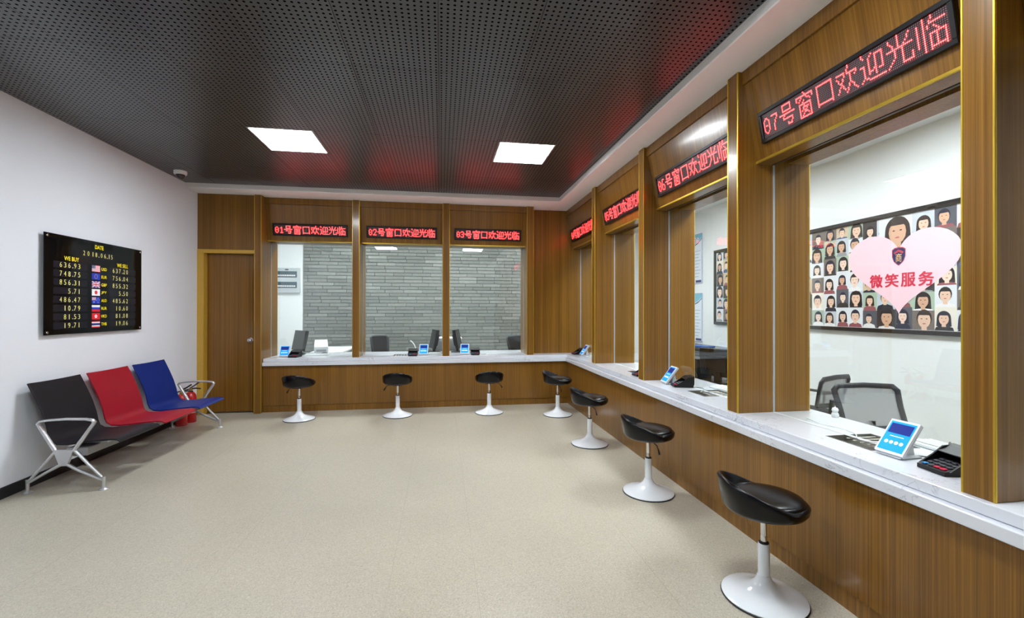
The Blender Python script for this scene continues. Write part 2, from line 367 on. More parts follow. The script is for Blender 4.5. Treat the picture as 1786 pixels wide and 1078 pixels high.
# wall beyond the last bay of the right side, and closing walls of the office
MB().box(FX, BX, Y_END, -1.377 - PW, ZT, ZS + .01).build('end_panel', WOOD, wr)
# panel over the door
MB().box(XL, -2.49, 6.60, 6.72, 2.205, ZS + .01).build('over_door_panel', WOOD, wb)
MB().box(XL, -2.49, 6.74, 7.0, 0, OZ + .1).build('core', PAINT, wb)

def window(idx, xd, origin, width):
    """header, glass and inner header of one bay; local x along the bay, local y outward to the room (0 = pillar front), z up"""
    t = struct('window_%d' % idx)
    n = Vector((0, 0, 1)).cross(Vector(xd))            # points into the office
    T = Matrix(((xd[0], n.x, 0, origin[0]), (xd[1], n.y, 0, origin[1]), (0, 0, 1, 0), (0, 0, 0, 1)))
    W = width; e = .0005; WD = WOOD_B if xd[0] else WOOD_R
    def pr(name, poly, mat, x0=e, x1=None):            # poly in (depth, z)
        x1 = W - e if x1 is None else x1
        vs_ = [(x0, d, z) for d, z in poly] + [(x1, d, z) for d, z in poly]; k = len(poly)
        fs = [tuple(range(k)), tuple(range(2 * k - 1, k - 1, -1))] + [(i, i + k, (i + 1) % k + k, (i + 1) % k) for i in range(k)]
        o = MB().add(vs_, fs, 0, T).build(name, mat, t); return o
    pr('fascia', [(.03, 2.862), (.03, ZS + .01), (.14, ZS + .01), (.14, 2.862)], WD)
    h = pr('header_panel', [(.045, 2.86), (.20, 2.86), (.20, 2.362), (.137, 2.362)], WD)
    pr('gold_edge', [(.130, 2.356), (.133, 2.371), (.144, 2.370), (.144, 2.356)], GOLD)
    pr('underside_board', [(.143, 2.355), (.143, 2.362), (.243, 2.362), (.243, 2.355)], WOOD)
    pr('glass_channel', [(.251, 2.353), (.251, 2.366), (.269, 2.366), (.269, 2.353)], M('dark_bronze_channel', srgb(70, 56, 40), .4))
    pr('inner_header', [(.36, 2.37), (.36, OZ + .05), (.52, OZ + .05), (.52, 2.37)], WOOD)
    pr('slot_shade_fill', [(.20, 2.46), (.20, OZ + .05), (.36, OZ + .05), (.36, 2.46)], BLACK_PL)  # black block standing in for the shade up inside the open slot
    pr('glass_pane', [(.256, ZT), (.256, 2.40), (.264, 2.40), (.264, ZT)], GLASS)
    return t
bays_right = [(4, 6.88, 5.57)] + [(5 + i, right_far[i] - PW, right_far[i + 1]) for i in range(5)]
bays_back = [(1, -2.40, -1.243), (2, -1.143, .016), (3, .118, 1.26)]
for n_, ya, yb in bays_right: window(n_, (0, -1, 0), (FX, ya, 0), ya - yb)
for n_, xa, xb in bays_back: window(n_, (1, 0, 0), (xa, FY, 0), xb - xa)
# wall closing the office above/behind everything
struct('wall_office_left', MB().box(XL, XL + .01, BY, OY, 0, OZ).mesh('wall_office_left', OFFICE_PAINT))

# ------------------------------------------------------------------ door
d = struct('door_1')
MB().cbox(XL + .002, XL + .082, 6.585, 6.74, 0, 2.205, .004).build('jamb', JAMB, d)
MB().cbox(-2.512, -2.491, 6.60, 6.74, 0, 2.16, .004).build('jamb', WOOD, d)
MB().cbox(XL + .082, -2.492, 6.585, 6.74, 2.155, 2.205, .004).build('head', JAMB, d)
leaf = MB().cbox(XL + .085, -2.514, 6.68, 6.72, .012, 2.15, .003).build('leaf', WOOD, d)
MB().box(XL + .085, -2.514, 6.66, 6.72, 0, .010).build('threshold', DARK_METAL, d)
k = MB(); R = Matrix.Rotation(PI / 2, 4, 'X')
k.lathe([(.0, .0), (.03, .0), (.03, .006), (.012, .010), (.012, .035), (.02, .04), (.026, .052), (.024, .064), (.012, .070), (0.001, .071)], 20, 0, Matrix.Translation((-2.572, 6.68, .985)) @ R)
k.build('knob', CHROME, leaf, 40)

# ------------------------------------------------------------------ counter
ct = thing('service_counter', 'long L-shaped teller counter with vertical-grain wood front panels below the white top', 'counter')
def front(x0, x1, y0, y1):
    MB().box(x0, x1, y0, y1, .088, .632).build('front_panel', WOOD, ct)
ys = [6.62, 5.4, 4.15, 2.9, 1.65, .4, -.85, -2.1, Y_END + .01]
for a, b_ in zip(ys, ys[1:]): front(XR, XR + .03, b_ + .0002, a - .0002)
xs = [-2.398, -1.15, .1, 1.872]
for a, b_ in zip(xs, xs[1:]): front(a + .0002, b_ - .0002, YB, YB + .03)
MB().box(XR + .006, XR + .03, Y_END + .01, YB + .03, 0, .085).build('plinth', WOOD, ct)
MB().box(-2.398, XR + .03, YB + .006, YB + .03, 0, .085).build('plinth', WOOD, ct)
MB().box(XR + .03, 2.40, Y_END + .01, 6.6, 0, .62).box(-2.398, XR + .03, YB + .03, 7.1, 0, .62).build('carcass', BLACK_PL, ct)

TRAYS = {7: (2.03, 2.31, 1.88, 2.14), 6: (2.02, 2.30, 3.25, 3.51), 5: (2.02, 2.30, 4.50, 4.74), 2: (-.70, -.44, 6.80, 7.04)}
def slab(xs_, ys_, skip, z0, z1):
    m = MB(); vi = {}
    def V(i, j, k):
        if (i, j, k) not in vi: vi[i, j, k] = len(m.v); m.v.append((xs_[i], ys_[j], (z0, z1)[k]))
        return vi[i, j, k]
    ok = lambda i, j: 0 <= i < len(xs_) - 1 and 0 <= j < len(ys_) - 1 and not skip(i, j)
    for i in range(len(xs_) - 1):
        for j in range(len(ys_) - 1):
            if not ok(i, j): continue
            m.f.append((V(i, j, 1), V(i + 1, j, 1), V(i + 1, j + 1, 1), V(i, j + 1, 1))); m.f.append((V(i, j, 0), V(i, j + 1, 0), V(i + 1, j + 1, 0), V(i + 1, j, 0)))
            for (di, dj, a, b2) in ((-1, 0, (i, j + 1), (i, j)), (1, 0, (i + 1, j), (i + 1, j + 1)), (0, -1, (i, j), (i + 1, j)), (0, 1, (i + 1, j + 1), (i, j + 1))):
                if not ok(i + di, j + dj): m.f.append((V(*a, 0), V(*b2, 0), V(*b2, 1), V(*a, 1)))
    m.m = [0] * len(m.f); return m
top = thing('countertop', 'white veined stone countertop running along all seven windows', 'countertop')
EX, EY, IX, IY = 1.872, 6.618, 2.48, 7.50
gx = sorted({-2.396, EX, IX} | {v for t in TRAYS.values() for v in t[:2]}); gy = sorted({Y_END, EY, IY} | {v for t in TRAYS.values() for v in t[2:]})
def skip(i, j):
    x, y = (gx[i] + gx[i + 1]) / 2, (gy[j] + gy[j + 1]) / 2
    if x < EX and y < EY: return True
    return any(a < x < b_ and c < y < d_ for a, b_, c, d_ in TRAYS.values())
up_slab = slab(gx, gy, skip, .684, ZT).build('upper_slab', MARBLE, top)
bv = up_slab.modifiers.new('bevel', 'BEVEL'); bv.width = .004; bv.segments = 2; bv.limit_method = 'ANGLE'
lx, ly = [-2.396, 1.835, EX + .03], [Y_END, 6.583, EY + .03]
lo_slab = slab(lx, ly, lambda i, j: i == 0 and j == 0, .634, .683).build('lower_edge', MARBLE, top)
bv = lo_slab.modifiers.new('bevel', 'BEVEL'); bv.width = .004; bv.segments = 2; bv.limit_method = 'ANGLE'
# worktop joint and groove lines under the glass
MB().box(GX - .014, GX + .014, Y_END, 6.88, ZT, ZT + .0015).box(-2.396, 1.26, GY - .014, GY + .014, ZT, ZT + .0015).build('glass_seat', M('silicone_line', srgb(196, 198, 200), .5), top)

# ------------------------------------------------------------------ LED signs
G = {
 '0': ['3,3 4,3', '5,4 5,4', '6,5 6,11', '5,12 5,12', '4,13 3,13', '2,12 2,12', '1,11 1,5', '2,4 2,4', '3,8 4,8'], '1': ['2,5 4,3', '4,3 4,13', '2,13 6,13'],
 '2': ['1,5 1,4', '2,3 5,3', '6,4 6,7', '6,7 1,13', '1,13 6,13'], '3': ['1,4 1,4', '2,3 5,3', '6,4 6,7', '5,8 3,8', '6,9 6,12', '5,13 2,13', '1,12 1,12'],
 '4': ['5,3 5,13', '5,3 1,10', '1,10 6,10'], '5': ['6,3 1,3', '1,3 1,7', '1,7 5,7', '6,8 6,12', '5,13 2,13', '1,12 1,12'],
 '6': ['5,3 3,3', '2,4 1,6', '1,6 1,12', '2,13 5,13', '6,12 6,9', '5,8 2,8'], '7': ['1,3 6,3', '6,3 6,5', '6,5 3,9', '3,9 3,13'],
 '号': ['4,1 11,1', '11,1 11,5', '11,5 4,5', '4,5 4,1', '1,7 14,7', '5,8 4,10', '4,10 12,10', '12,10 11,14', '11,14 8,14', '8,14 8,13'],
 '窗': ['7,0 8,1', '1,2 14,2', '1,2 1,4', '14,2 14,4', '5,3 3,5', '9,3 12,5', '7,5 6,7', '3,7 12,7', '3,7 3,15', '12,7 12,15', '3,15 12,15', '7,8 5,11', '7,9 10,9', '10,9 5,14', '6,10 10,13'],
 '口': ['2,2 13,2', '2,2 2,14', '13,2 13,14', '2,13 13,13'],
 '欢': ['1,3 6,3', '6,3 5,7', '5,7 1,13', '1,5 6,12', '9,0 8,4', '8,4 14,4', '14,4 13,6', '10,5 10,9', '10,9 7,14', '10,9 14,14'],
 '迎': ['2,0 3,2', '1,6 3,6', '3,6 3,12', '3,12 1,14', '3,12 6,14', '6,14 15,14', '8,1 6,3', '6,3 6,11', '6,11 9,9', '10,2 14,2', '14,2 14,10', '14,10 12,10', '10,2 10,12'],
 '光': ['7,0 7,6', '2,1 4,5', '13,1 10,5', '1,6 14,6', '5,7 5,10', '5,10 1,14', '9,7 9,14', '9,14 14,14', '14,14 14,11'],
 '临': ['1,2 1,12', '4,0 4,15', '8,0 6,5', '7,3 14,3', '9,5 11,7', '7,8 14,8', '7,8 7,15', '14,8 14,15', '7,14 14,14', '10,8 10,14'],
}
def bitmap(txt):
    on = set(); x0 = 0
    for ch in txt:
        for s in G[ch]:
            (ax, ay), (bx, by) = [tuple(map(int, q.split(','))) for q in s.split()]
            n = max(abs(bx - ax), abs(by - ay), 1)
            for i in range(n + 1): on.add((x0 + round(ax + (bx - ax) * i / n), round(ay + (by - ay) * i / n)))
        x0 += 8 if ch.isdigit() else 16
    return on
SIGN_LB = {1: 'red LED sign reading 01 on the back wall, nearest the wooden door', 2: 'red LED sign reading 02, middle of the three on the back wall',
           3: 'red LED sign reading 03 on the back wall, nearest the corner', 4: 'smallest red LED sign, reading 04, deepest in the corner of the right wall',
           5: 'red LED sign reading 05 on the right wall, between the corner sign and 06', 6: 'red LED sign reading 06 on the right wall beneath a pale reflection',
           7: 'largest red LED sign, reading 07, nearest the camera'}
def led_sign(num, centre, xd, yd, W, H):
    t = thing('led_sign', SIGN_LB[num], 'sign', group='red LED window signs')
    frame(t, centre, xd, yd)
    m = MB(); b_ = .022; D = .022
    m.cbox(-W / 2, W / 2, -H / 2, H / 2, -.012, .006, .002)
    m.build('housing', BLACK_PL, t)
    m = MB()
    for q in ((-W / 2, W / 2, H / 2 - b_, H / 2), (-W / 2, W / 2, -H / 2, -H / 2 + b_), (-W / 2, -W / 2 + b_, -H / 2 + b_, H / 2 - b_), (W / 2 - b_, W / 2, -H / 2 + b_, H / 2 - b_)): m.cbox(*q, .006, .016, .002)
    m.build('bezel', BLACK_PL, t)
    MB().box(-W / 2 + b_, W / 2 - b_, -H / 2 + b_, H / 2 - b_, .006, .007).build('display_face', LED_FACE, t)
    pw, ph = (W - 2 * b_ - .008) / 128, (H - 2 * b_ - .006) / 16; r = min(pw, ph) * .40
    on = bitmap('%02d号窗口欢迎光临' % num); A, B = MB(), MB()
    for i in range(128):
        for j in range(16):
            x, y = (i - 63.5) * pw, (7.5 - j) * ph
            if (i, j) in on: A.ellipse(x, y, pw * .42, ph * .42, .0085, 0, 6)
            else: B.ellipse(x, y, r * .62, r * .62, .008, 0, 6)
    stuff(A.build('lit_led_dots', LED_ON, t)); stuff(B.build('unlit_led_dots', LED_OFF, t))
# slope of the header panel: depth .045@2.86 -> .137@2.362
sl = Vector((.092, -.498)).normalized()       # (depth, z) going down
def slope_pt(z): return .045 + (2.86 - z) * .092 / .498
for n_, ya, yb in bays_right:
    if n_ > 7: continue
    z = 2.545; dp = slope_pt(z); nrm = Vector((-abs(sl.y), 0, -sl.x))
    led_sign(n_, (FX + dp + nrm.x * .012, (ya + yb) / 2 - (.014 if n_ > 4 else -.03), z + nrm.z * .012), (0, -1, 0), (-sl.x, 0, -sl.y), 1.10, .19)
for n_, xa, xb in bays_back:
    z = 2.523; dp = slope_pt(z); nrm = Vector((0, -abs(sl.y), -sl.x))
    led_sign(n_, ((xa + xb) / 2, FY + dp + nrm.y * .012, z + nrm.z * .012), (1, 0, 0), (0, -sl.x, -sl.y), 1.0, .172)

# ------------------------------------------------------------------ bar stools
def seat_prof(a):
    ph = abs(math.atan2(math.sin(a - PI), math.cos(a - PI)))       # angle from the rear
    f = max(0, min(1, (math.cos(ph) + .30) / 1.30)) ** 1.15
    zt = .486 + .104 * f; ro = .188 + .020 * f
    sq = 1 + .02 * abs(math.sin(2 * a))
    return [(r * sq, z) for r, z in ((.002, .418), (.10, .418), (.150, .422), (.174, .434), (.187, .452), (.190 + .006 * f, .474 + .04 * f), (ro, zt - .012), (ro - .005, zt - .003), (ro - .012, zt), (ro - .019, zt - .005), (.170 + .010 * f, .486 + .03 * f), (.155, .484), (.002, .482))]
spots = [(-1.79, 6.14, 1.40, 'low-back black stool before the back counter, nearest the wooden door', .05), (-.57, 6.17, 1.50, 'low-back black stool, middle of the three along the back counter', 0),
         (.645, 6.16, 1.62, 'low-back black stool before the back counter, rightmost of the three under windows 01 to 03', .035), (1.537, 5.90, -.30, 'low-back black stool in the inner corner below window 04', 0),
         (1.534, 4.565, -.15, 'low-back black stool below window 05, third nearest of the right row', 0), (1.573, 3.285, -.20, 'low-back black stool below window 06, second nearest the camera', 0),
         (1.556, 2.0, -.25, 'largest low-back black stool, nearest the camera below window 07', 0)]
def make_stool():
    t = thing('bar_stool', spots[0][3], 'stool')
    MB().lathe([(.002, .001), (.19, .001), (.193, .006), (.19, .008), (.002, .008)], 40).build('base_gasket', BLACK_RUB, t, 40)
    MB().lathe([(.002, .008), (.188, .008), (.189, .012), (.172, .020), (.135, .031), (.095, .045), (.06, .063), (.04, .085), (.032, .104), (.030, .112), (.002, .112)], 48).build('base', WHITE_GLOSS, t, 50)
    MB().lathe([(.002, .112), (.0265, .112), (.0265, .262), (.024, .265), (.002, .265)], 24).build('column', WHITE_GLOSS, t, 40)
    MB().lathe([(.002, .265), (.0225, .265), (.0225, .272), (.018, .275), (.002, .275)], 24).build('collar', BLACK_RUB, t, 40)
    MB().lathe([(.002, .275), (.0145, .275), (.0145, .30), (.0138, .302), (.0138, .306), (.0145, .308), (.0145, .405), (.002, .405)], 20).build('gas_rod', CHROME, t, 40)
    MB().cbox(-.075, .075, -.06, .06, .404, .420, .004).build('mounting_plate', BLACK_PL, t)
    MB().lathe(seat_prof, 56).build('seat_shell', LEATHER, t, 60)
    MB().lathe([(.002, .474), (.166, .474), (.176, .480), (.177, .488), (.170, .497), (.15, .503), (.10, .508), (.002, .509)], 48).build('seat_cushion', LEATHER, t, 60)
    l = MB().tube([(.0, .03, .400), (.03, .11, .398), (.05, .15, .385), (.06, .175, .352)], .0045, 8).build('lever', BLACK_PL, t, 50)
    MB().tube([(.058, .168, .362), (.064, .186, .335), (.066, .19, .325)], [.007, .010, .008], 8).build('lever_grip', BLACK_PL, l, 50)
    return t
stool = make_stool()
for i, (x, y, rz, lb, dz) in enumerate(spots):
    o = stool if i == 0 else copy_tree(stool)
    o.location = (x, y, 0); o.rotation_euler = (0, 0, rz); tag(o, lb, 'stool', 'low-back stools along the counter')
# the lever of the third stool points to the other side
for o in list(C.objects):
    if o.parent and o.name.startswith('lever') and not o.name.startswith('lever_grip') and abs(o.parent.location.x - .645) < .01: o.scale = (1, -1, 1)
    elif o.parent and o.name.startswith('lever') and not o.name.startswith('lever_grip') and o.parent.location.y < 6: o.scale = (.8, -.62 if o.parent.location.y > 2.5 else .5, 1)

# ------------------------------------------------------------------ waiting bench
bn = thing('waiting_bench', 'three-seat waiting bench in black, red and blue along the white left wall', 'bench', (0, 0, 0))
prof_c = [(-2.497, .362), (-2.52, .378), (-2.56, .384), (-2.66, .378), (-2.78, .366), (-2.88, .358), (-2.94, .362), (-2.975, .385), (-2.99, .425), (-3.005, .50), (-3.035, .60), (-3.075, .70), (-3.115, .79), (-3.135, .832)]
def seat_mesh(y0, y1, mat, label):
    n = len(prof_c); th = .014; m = MB(); ny = 8
    P2 = [Vector(p) for p in prof_c]; off = []
    for i, p in enumerate(P2):
        d_ = (P2[min(i + 1, n - 1)] - P2[max(i - 1, 0)]).normalized(); off.append(p + Vector((d_.y, -d_.x)) * -th)
    loop = P2 + off[::-1]; k = len(loop)
    for j in range(ny + 1):
        t_ = j / ny; y = y0 + (y1 - y0) * t_; dish = -.010 * (1 - (2 * t_ - 1) ** 2)
        wv = [(1 if i < n else 1) * min(1, max(0, ((i if i < n else k - 1 - i) - 1) / 3)) for i in range(k)]
        for (x, z), q in zip(loop, wv): m.v.append((x + dish * q * .6, y, z + dish * q * .6))
    for j in range(ny):
        for i in range(k): m.f.append((j * k + i, (j + 1) * k + i, (j + 1) * k + (i + 1) % k, j * k + (i + 1) % k))
    m.f.append(tuple(range(k))); m.f.append(tuple(ny * k + i for i in range(k - 1, -1, -1))); m.m = [0] * len(m.f)
    o = m.build('seat', mat, bn, 40); o['label'] = label
    b_ = o.modifiers.new('bevel', 'BEVEL'); b_.width = .003; b_.segments = 2; b_.limit_method = 'ANGLE'; b_.angle_limit = 1.0
    for yy in (y0 + .13, y1 - .13): MB().cbox(-2.90, -2.66, yy - .02, yy + .02, .326, .343, .003).build('seat_bracket', ALU, o)
SB = lambda n_, c: M(n_, c, .48, coat=.0, spec=.35, bump=.05, bscale=900)
seat_mesh(4.015, 4.525, SB('charcoal_polyurethane', srgb(22, 22, 28)), 'charcoal black moulded seat')
seat_mesh(4.605, 5.135, SB('crimson_polyurethane', srgb(158, 12, 36)), 'crimson red moulded seat')
seat_mesh(5.215, 5.745, SB('royal_blue_polyurethane', srgb(0, 36, 122)), 'royal blue moulded seat')
MB().cbox(-2.87, -2.72, 3.997, 5.848, .262, .325, .006).build('beam', M('grey_painted_beam', srgb(150, 150, 152), .4, .6), bn)
def end_frame(y):
    def pt(x, z): return (x, y, z)
    fr = MB()
    fr.prism([(-2.937, .322), (-2.798, .318), (-2.845, .196), (-2.896, .196)], -.011, .011, 0, Matrix(((1, 0, 0, 0), (0, 0, -1, y), (0, 1, 0, 0), (0, 0, 0, 1))))
    f = fr.build('end_frame', ALU, bn)
    A = dict(r=.012, n=8, ry=.016, ref=(0, 1, 0))
    MB().tube([pt(-2.93, .315), pt(-3.035, .505), pt(-3.043, .525), pt(-3.03, .541), pt(-2.98, .549), pt(-2.86, .554), pt(-2.72, .548), pt(-2.675, .54), pt(-2.664, .525), pt(-2.672, .508), pt(-2.80, .312)],
              [.017, .014, .0115, .010, .010, .011, .011, .011, .0115, .013, .015], 8, ry=.017, ref=(0, 1, 0)).build('armrest', ALU, f, 60)
    for pts in ([(-2.93, .305), (-3.02, .19), (-3.100, .095), (-3.112, .085)], [(-2.892, .205), (-2.98, .155), (-3.095, .085), (-3.112, .078)],
                [(-2.80, .312), (-2.70, .195), (-2.60, .082), (-2.594, .075)], [(-2.848, .205), (-2.76, .15), (-2.61, .075), (-2.594, .070)]):
        MB().tube([pt(*q) for q in pts], [.013, .011, .010, .009], 8, ry=.013, ref=(0, 1, 0)).build('leg_strut', ALU, f, 60)
    for x in (-3.113, -2.598):
        MB().lathe([(.001, .012), (.011, .012), (.013, .10), (.001, .10)], 14, 0, Matrix.Translation((x, y, 0))).build('leg_post', ALU, f, 40)
        MB().lathe([(.001, 0), (.032, 0), (.033, .004), (.022, .013), (.012, .018), (.001, .018)], 20, 0, Matrix.Translation((x, y, 0))).build('foot', ALU, f, 40)
end_frame(3.985); end_frame(5.86)

# ------------------------------------------------------------------ exchange-rate board
bd = thing('exchange_rate_board', 'black glass currency exchange rate board with yellow figures on the left wall', 'board')
frame(bd, (XL, 4.80, 1.609), (0, 1, 0), (0, 0, 1))        # local x = along the wall, y = up, z = out of the wall
bu = lambda y, z: (y - 4.80, z - 1.609)
MB().cbox(-.56, .56, -.38, .38, 0, .026, .003).build('backing_box', M('dark_backing', srgb(40, 44, 50), .5), bd)
MB().cbox(-.602, .602, -.421, .421, .028, .036, .002).build('glass_front', ACRYL, bd)
for sx, sy in ((-1, 1), (1, 1), (-1, -1), (1, -1)):
    MB().lathe([(.001, .026), (.011, .026), (.011, .041), (.008, .044), (.001, .044)], 16, 0, Matrix.Translation((sx * .575, sy * .398, 0))).build('screw_cap', CHROME, bd, 40)
WIN = M('digit_window', srgb(20, 18, 34), .2)
rows = [1.779 - .0737 * i for i in range(8)]
wnd = MB(); wnd.quad(*[bu(v, 0)[0] for v in (4.58, 5.0)], bu(0, 1.88)[1], bu(0, 1.933)[1], .0363)
for z in rows:
    wnd.quad(bu(4.286, 0)[0], bu(4.653, 0)[0], bu(0, z - .028)[1], bu(0, z + .028)[1], .0363); wnd.quad(bu(4.925, 0)[0], bu(5.306, 0)[0], bu(0, z - .028)[1], bu(0, z + .028)[1], .0363)
wnd.build('digit_window', WIN, bd)
for tx_, yy, zz, ww in (('DATE', 4.795, 1.979, .105), ('WE BUY', 4.474, 1.837, .160), ('WE SELL', 5.109, 1.837, .158)):
    hd = MB(); text_mesh(hd, tx_, *bu(yy, zz), .036, .0372, width=ww, offset=.012); hd.build('heading', HEAD_Y, bd)
dg_ = MB()
def digits(txt, right, zc, step=.0445, hgt=.042):
    x = right; dg_ = MB()
    for ch in reversed(txt):
        if ch == '.': dg_.ellipse(x - .006 + .012, zc - hgt / 2 + .004, .004, .004, .0372, 0, 8); x -= .018; continue
        text_mesh(dg_, ch, x - .012, zc, hgt, .0372, width=.006 if ch == '1' else .022, offset=-.014); x -= step
    stuff(dg_.build('rate_figure', PRINT_Y, bd))
for ch, yy in zip('2018', (4.612, 4.662, 4.716, 4.757)): text_mesh(dg_, ch, *bu(yy, 1.907), .040, .0372, width=.006 if ch == '1' else .020, offset=-.014)
for ch, yy in zip('0615', (4.823, 4.868, 4.921, 4.957)): text_mesh(dg_, ch, *bu(yy, 1.907), .040, .0372, width=.006 if ch == '1' else .020, offset=-.014)
for yy in (4.79, 4.897): dg_.ellipse(bu(yy, 0)[0], bu(0, 1.89)[1], .004, .004, .0372, 0, 8)
BUY = ['636.93', '748.75', '856.31', '5.71', '486.47', '10.79', '81.53', '19.71']; SELL = ['637.20', '756.04', '855.32', '5.50', '485.62', '10.60', '81.08', '19.06']
for z, a, b_ in zip(rows, BUY, SELL): digits(a, bu(4.568, 0)[0], bu(0, z)[1]); digits(b_, bu(5.186, 0)[0], bu(0, z)[1], .0435)
stuff(dg_.build('date_figure', PRINT_Y, bd))
for z, c in zip(rows, ('USD', 'EUR', 'GBP', 'JPY', 'AUD', 'RUR', 'HKD', 'THB')): cd = MB(); text_mesh(cd, c, *bu(4.856, z), .028, .0372, width=.07, offset=.012); cd.build('currency_code', HEAD_Y, bd)
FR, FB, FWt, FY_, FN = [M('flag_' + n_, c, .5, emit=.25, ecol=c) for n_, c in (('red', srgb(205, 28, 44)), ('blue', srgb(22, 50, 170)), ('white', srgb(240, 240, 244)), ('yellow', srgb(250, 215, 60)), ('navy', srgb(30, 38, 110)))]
FM = [FR, FB, FWt, FY_, FN]; fw_, fh = .100, .060
def star(m, cx, cy, r, mi, z=.0376, n=5, rot=PI / 2):
    pts = []
    for i in range(2 * n): a = rot + PI * i / n; q = r if i % 2 == 0 else r * .4; pts.append((cx + q * math.cos(a), cy + q * math.sin(a)))
    for i in range(2 * n): m.add([(cx, cy, z), (*pts[i], z), (*pts[(i + 1) % (2 * n)], z)], [(0, 1, 2)], mi)
def jack(m, x0, y0, W_, H_, z):
    m.quad(x0, x0 + W_, y0, y0 + H_, z, 1)
    T = lambda u, v: (x0 + u * W_, y0 + v * H_)
    for mi, wd, dz in ((2, .11, .00015), (0, .04, .0003)):
        m.poly([T(0, 0), T(wd, 0), T(1, 1 - wd), T(1, 1), T(1 - wd, 1), T(0, wd)], z + dz, mi); m.poly([T(1 - wd, 0), T(1, 0), T(1, wd), T(wd, 1), T(0, 1), T(0, 1 - wd)], z + dz, mi)
    for mi, wd, dz in ((2, .18, .00045), (0, .10, .0006)):
        m.quad(x0, x0 + W_, y0 + H_ * (.5 - wd * .8), y0 + H_ * (.5 + wd * .8), z + dz, mi); m.quad(x0 + W_ * (.5 - wd * .5), x0 + W_ * (.5 + wd * .5), y0, y0 + H_, z + dz, mi)
for i, z in enumerate(rows):
    cx, cy = bu(4.754, z); x0, x1, y0, y1 = cx - fw_ / 2, cx + fw_ / 2, cy - fh / 2, cy + fh / 2; m = MB(); Z0 = .0370
    if i == 0:
        for s_ in range(13): m.quad(x0, x1, y0 + fh * s_ / 13, y0 + fh * (s_ + 1) / 13, Z0, 0 if s_ % 2 == 0 else 2)
        m.quad(x0, x0 + fw_ * .42, y0 + fh * 6 / 13, y1, Z0 + .0003, 4)
        for a in range(4):
            for b_ in range(3): m.ellipse(x0 + fw_ * (.06 + .1 * a), y0 + fh * (.55 + .16 * b_), .0022, .0022, Z0 + .0006, 2, 6)
    elif i == 1:
        m.quad(x0, x1, y0, y1, Z0, 1)
        for a in range(12): star(m, cx + .019 * math.cos(a * PI / 6), cy + .019 * math.sin(a * PI / 6), .0042, 3)
    elif i == 2: jack(m, x0, y0, fw_, fh, Z0)
    elif i == 3: m.quad(x0, x1, y0, y1, Z0, 2); m.ellipse(cx, cy, .018, .018, Z0 + .0004, 0, 20)
    elif i == 4:
        m.quad(x0, x1, y0, y1, Z0, 1); jack(m, x0, cy, fw_ / 2, fh / 2, Z0 + .0003)
        for a, b_, r in ((.25, .25, .008), (.75, .82, .005), (.62, .55, .005), (.88, .6, .005), (.75, .2, .005)): star(m, x0 + fw_ * a, y0 + fh * b_, r, 2, n=7)
    elif i == 5:
        for s_, c in enumerate((0, 1, 2)): m.quad(x0, x1, y0 + fh * s_ / 3, y0 + fh * (s_ + 1) / 3, Z0, c)
    elif i == 6:
        m.quad(x0, x1, y0, y1, Z0, 0)
        for a in range(5):
            t_ = PI / 2 + a * 2 * PI / 5; m.ellipse(cx + .011 * math.cos(t_), cy + .011 * math.sin(t_), .0065, .0065, Z0 + .0004, 2, 10)
    else:
        for a, b_, c in ((0, 1 / 6, 0), (1 / 6, 1 / 3, 2), (1 / 3, 2 / 3, 4), (2 / 3, 5 / 6, 2), (5 / 6, 1, 0)): m.quad(x0, x1, y0 + fh * a, y0 + fh * b_, Z0, c)
    m.build('flag', FM, bd)

# ------------------------------------------------------------------ dome camera, extinguishers
dc = thing('security_camera', 'small white dome security camera in the ceiling corner by the left wall', 'camera', (-3.0, 5.80, ZC))
MB().lathe([(.001, 0), (.066, 0), (.066, -.03), (.06, -.04), (.05, -.042), (.001, -.042)], 28).build('housing', WHITE_PL, dc, 40)
MB().lathe([(.047, -.04), (.047, -.05), (.042, -.068), (.03, -.082), (.014, -.09), (.001, -.092)], 24).build('dome', M('smoked_dome', srgb(40, 34, 44), .06, coat=.6), dc, 60)
EXR = M('extinguisher_red', srgb(190, 14, 22), .25, coat=.4)
def extinguisher(label, x, y, rz):
    t = thing('fire_extinguisher', label, 'extinguisher', (x, y, 0), rz, 'fire extinguishers by the door')
    MB().lathe([(.001, 0), (.058, 0), (.062, .006), (.062, .30), (.058, .335), (.04, .365), (.022, .378), (.001, .378)], 28).build('cylinder', EXR, t, 40)
    MB().lathe([(.0625, .12), (.0628, .121), (.0628, .22), (.0625, .221)], 28).build('paper_label', M('extinguisher_label', srgb(222, 214, 200), .6), t, 60)
    MB().lathe([(.001, .378), (.022, .378), (.022, .398), (.015, .402), (.015, .425), (.001, .425)], 16).build('valve', M('valve_brass', srgb(190, 160, 90), .3, 1.), t, 40)
    MB().tube([(-.01, 0, .42), (.05, 0, .452), (.10, 0, .485)], .006, 8, ry=.009).build('squeeze_lever', BLACK_PL, t)
    MB().tube([(-.01, 0, .412), (.06, 0, .412), (.115, 0, .398)], .006, 8, ry=.009).build('carry_handle', BLACK_PL, t)
    MB().tube([(-.01, .015, .41), (-.05, .03, .40), (-.078, .035, .34), (-.076, .03, .2), (-.072, .025, .12)], .008, 8).build('hose', BLACK_RUB, t, 60)
extinguisher('red fire extinguisher standing nearest the wooden door frame', -3.085, 6.20, .9)
extinguisher('red fire extinguisher half hidden behind the blue bench seat', -3.10, 6.03, .5)

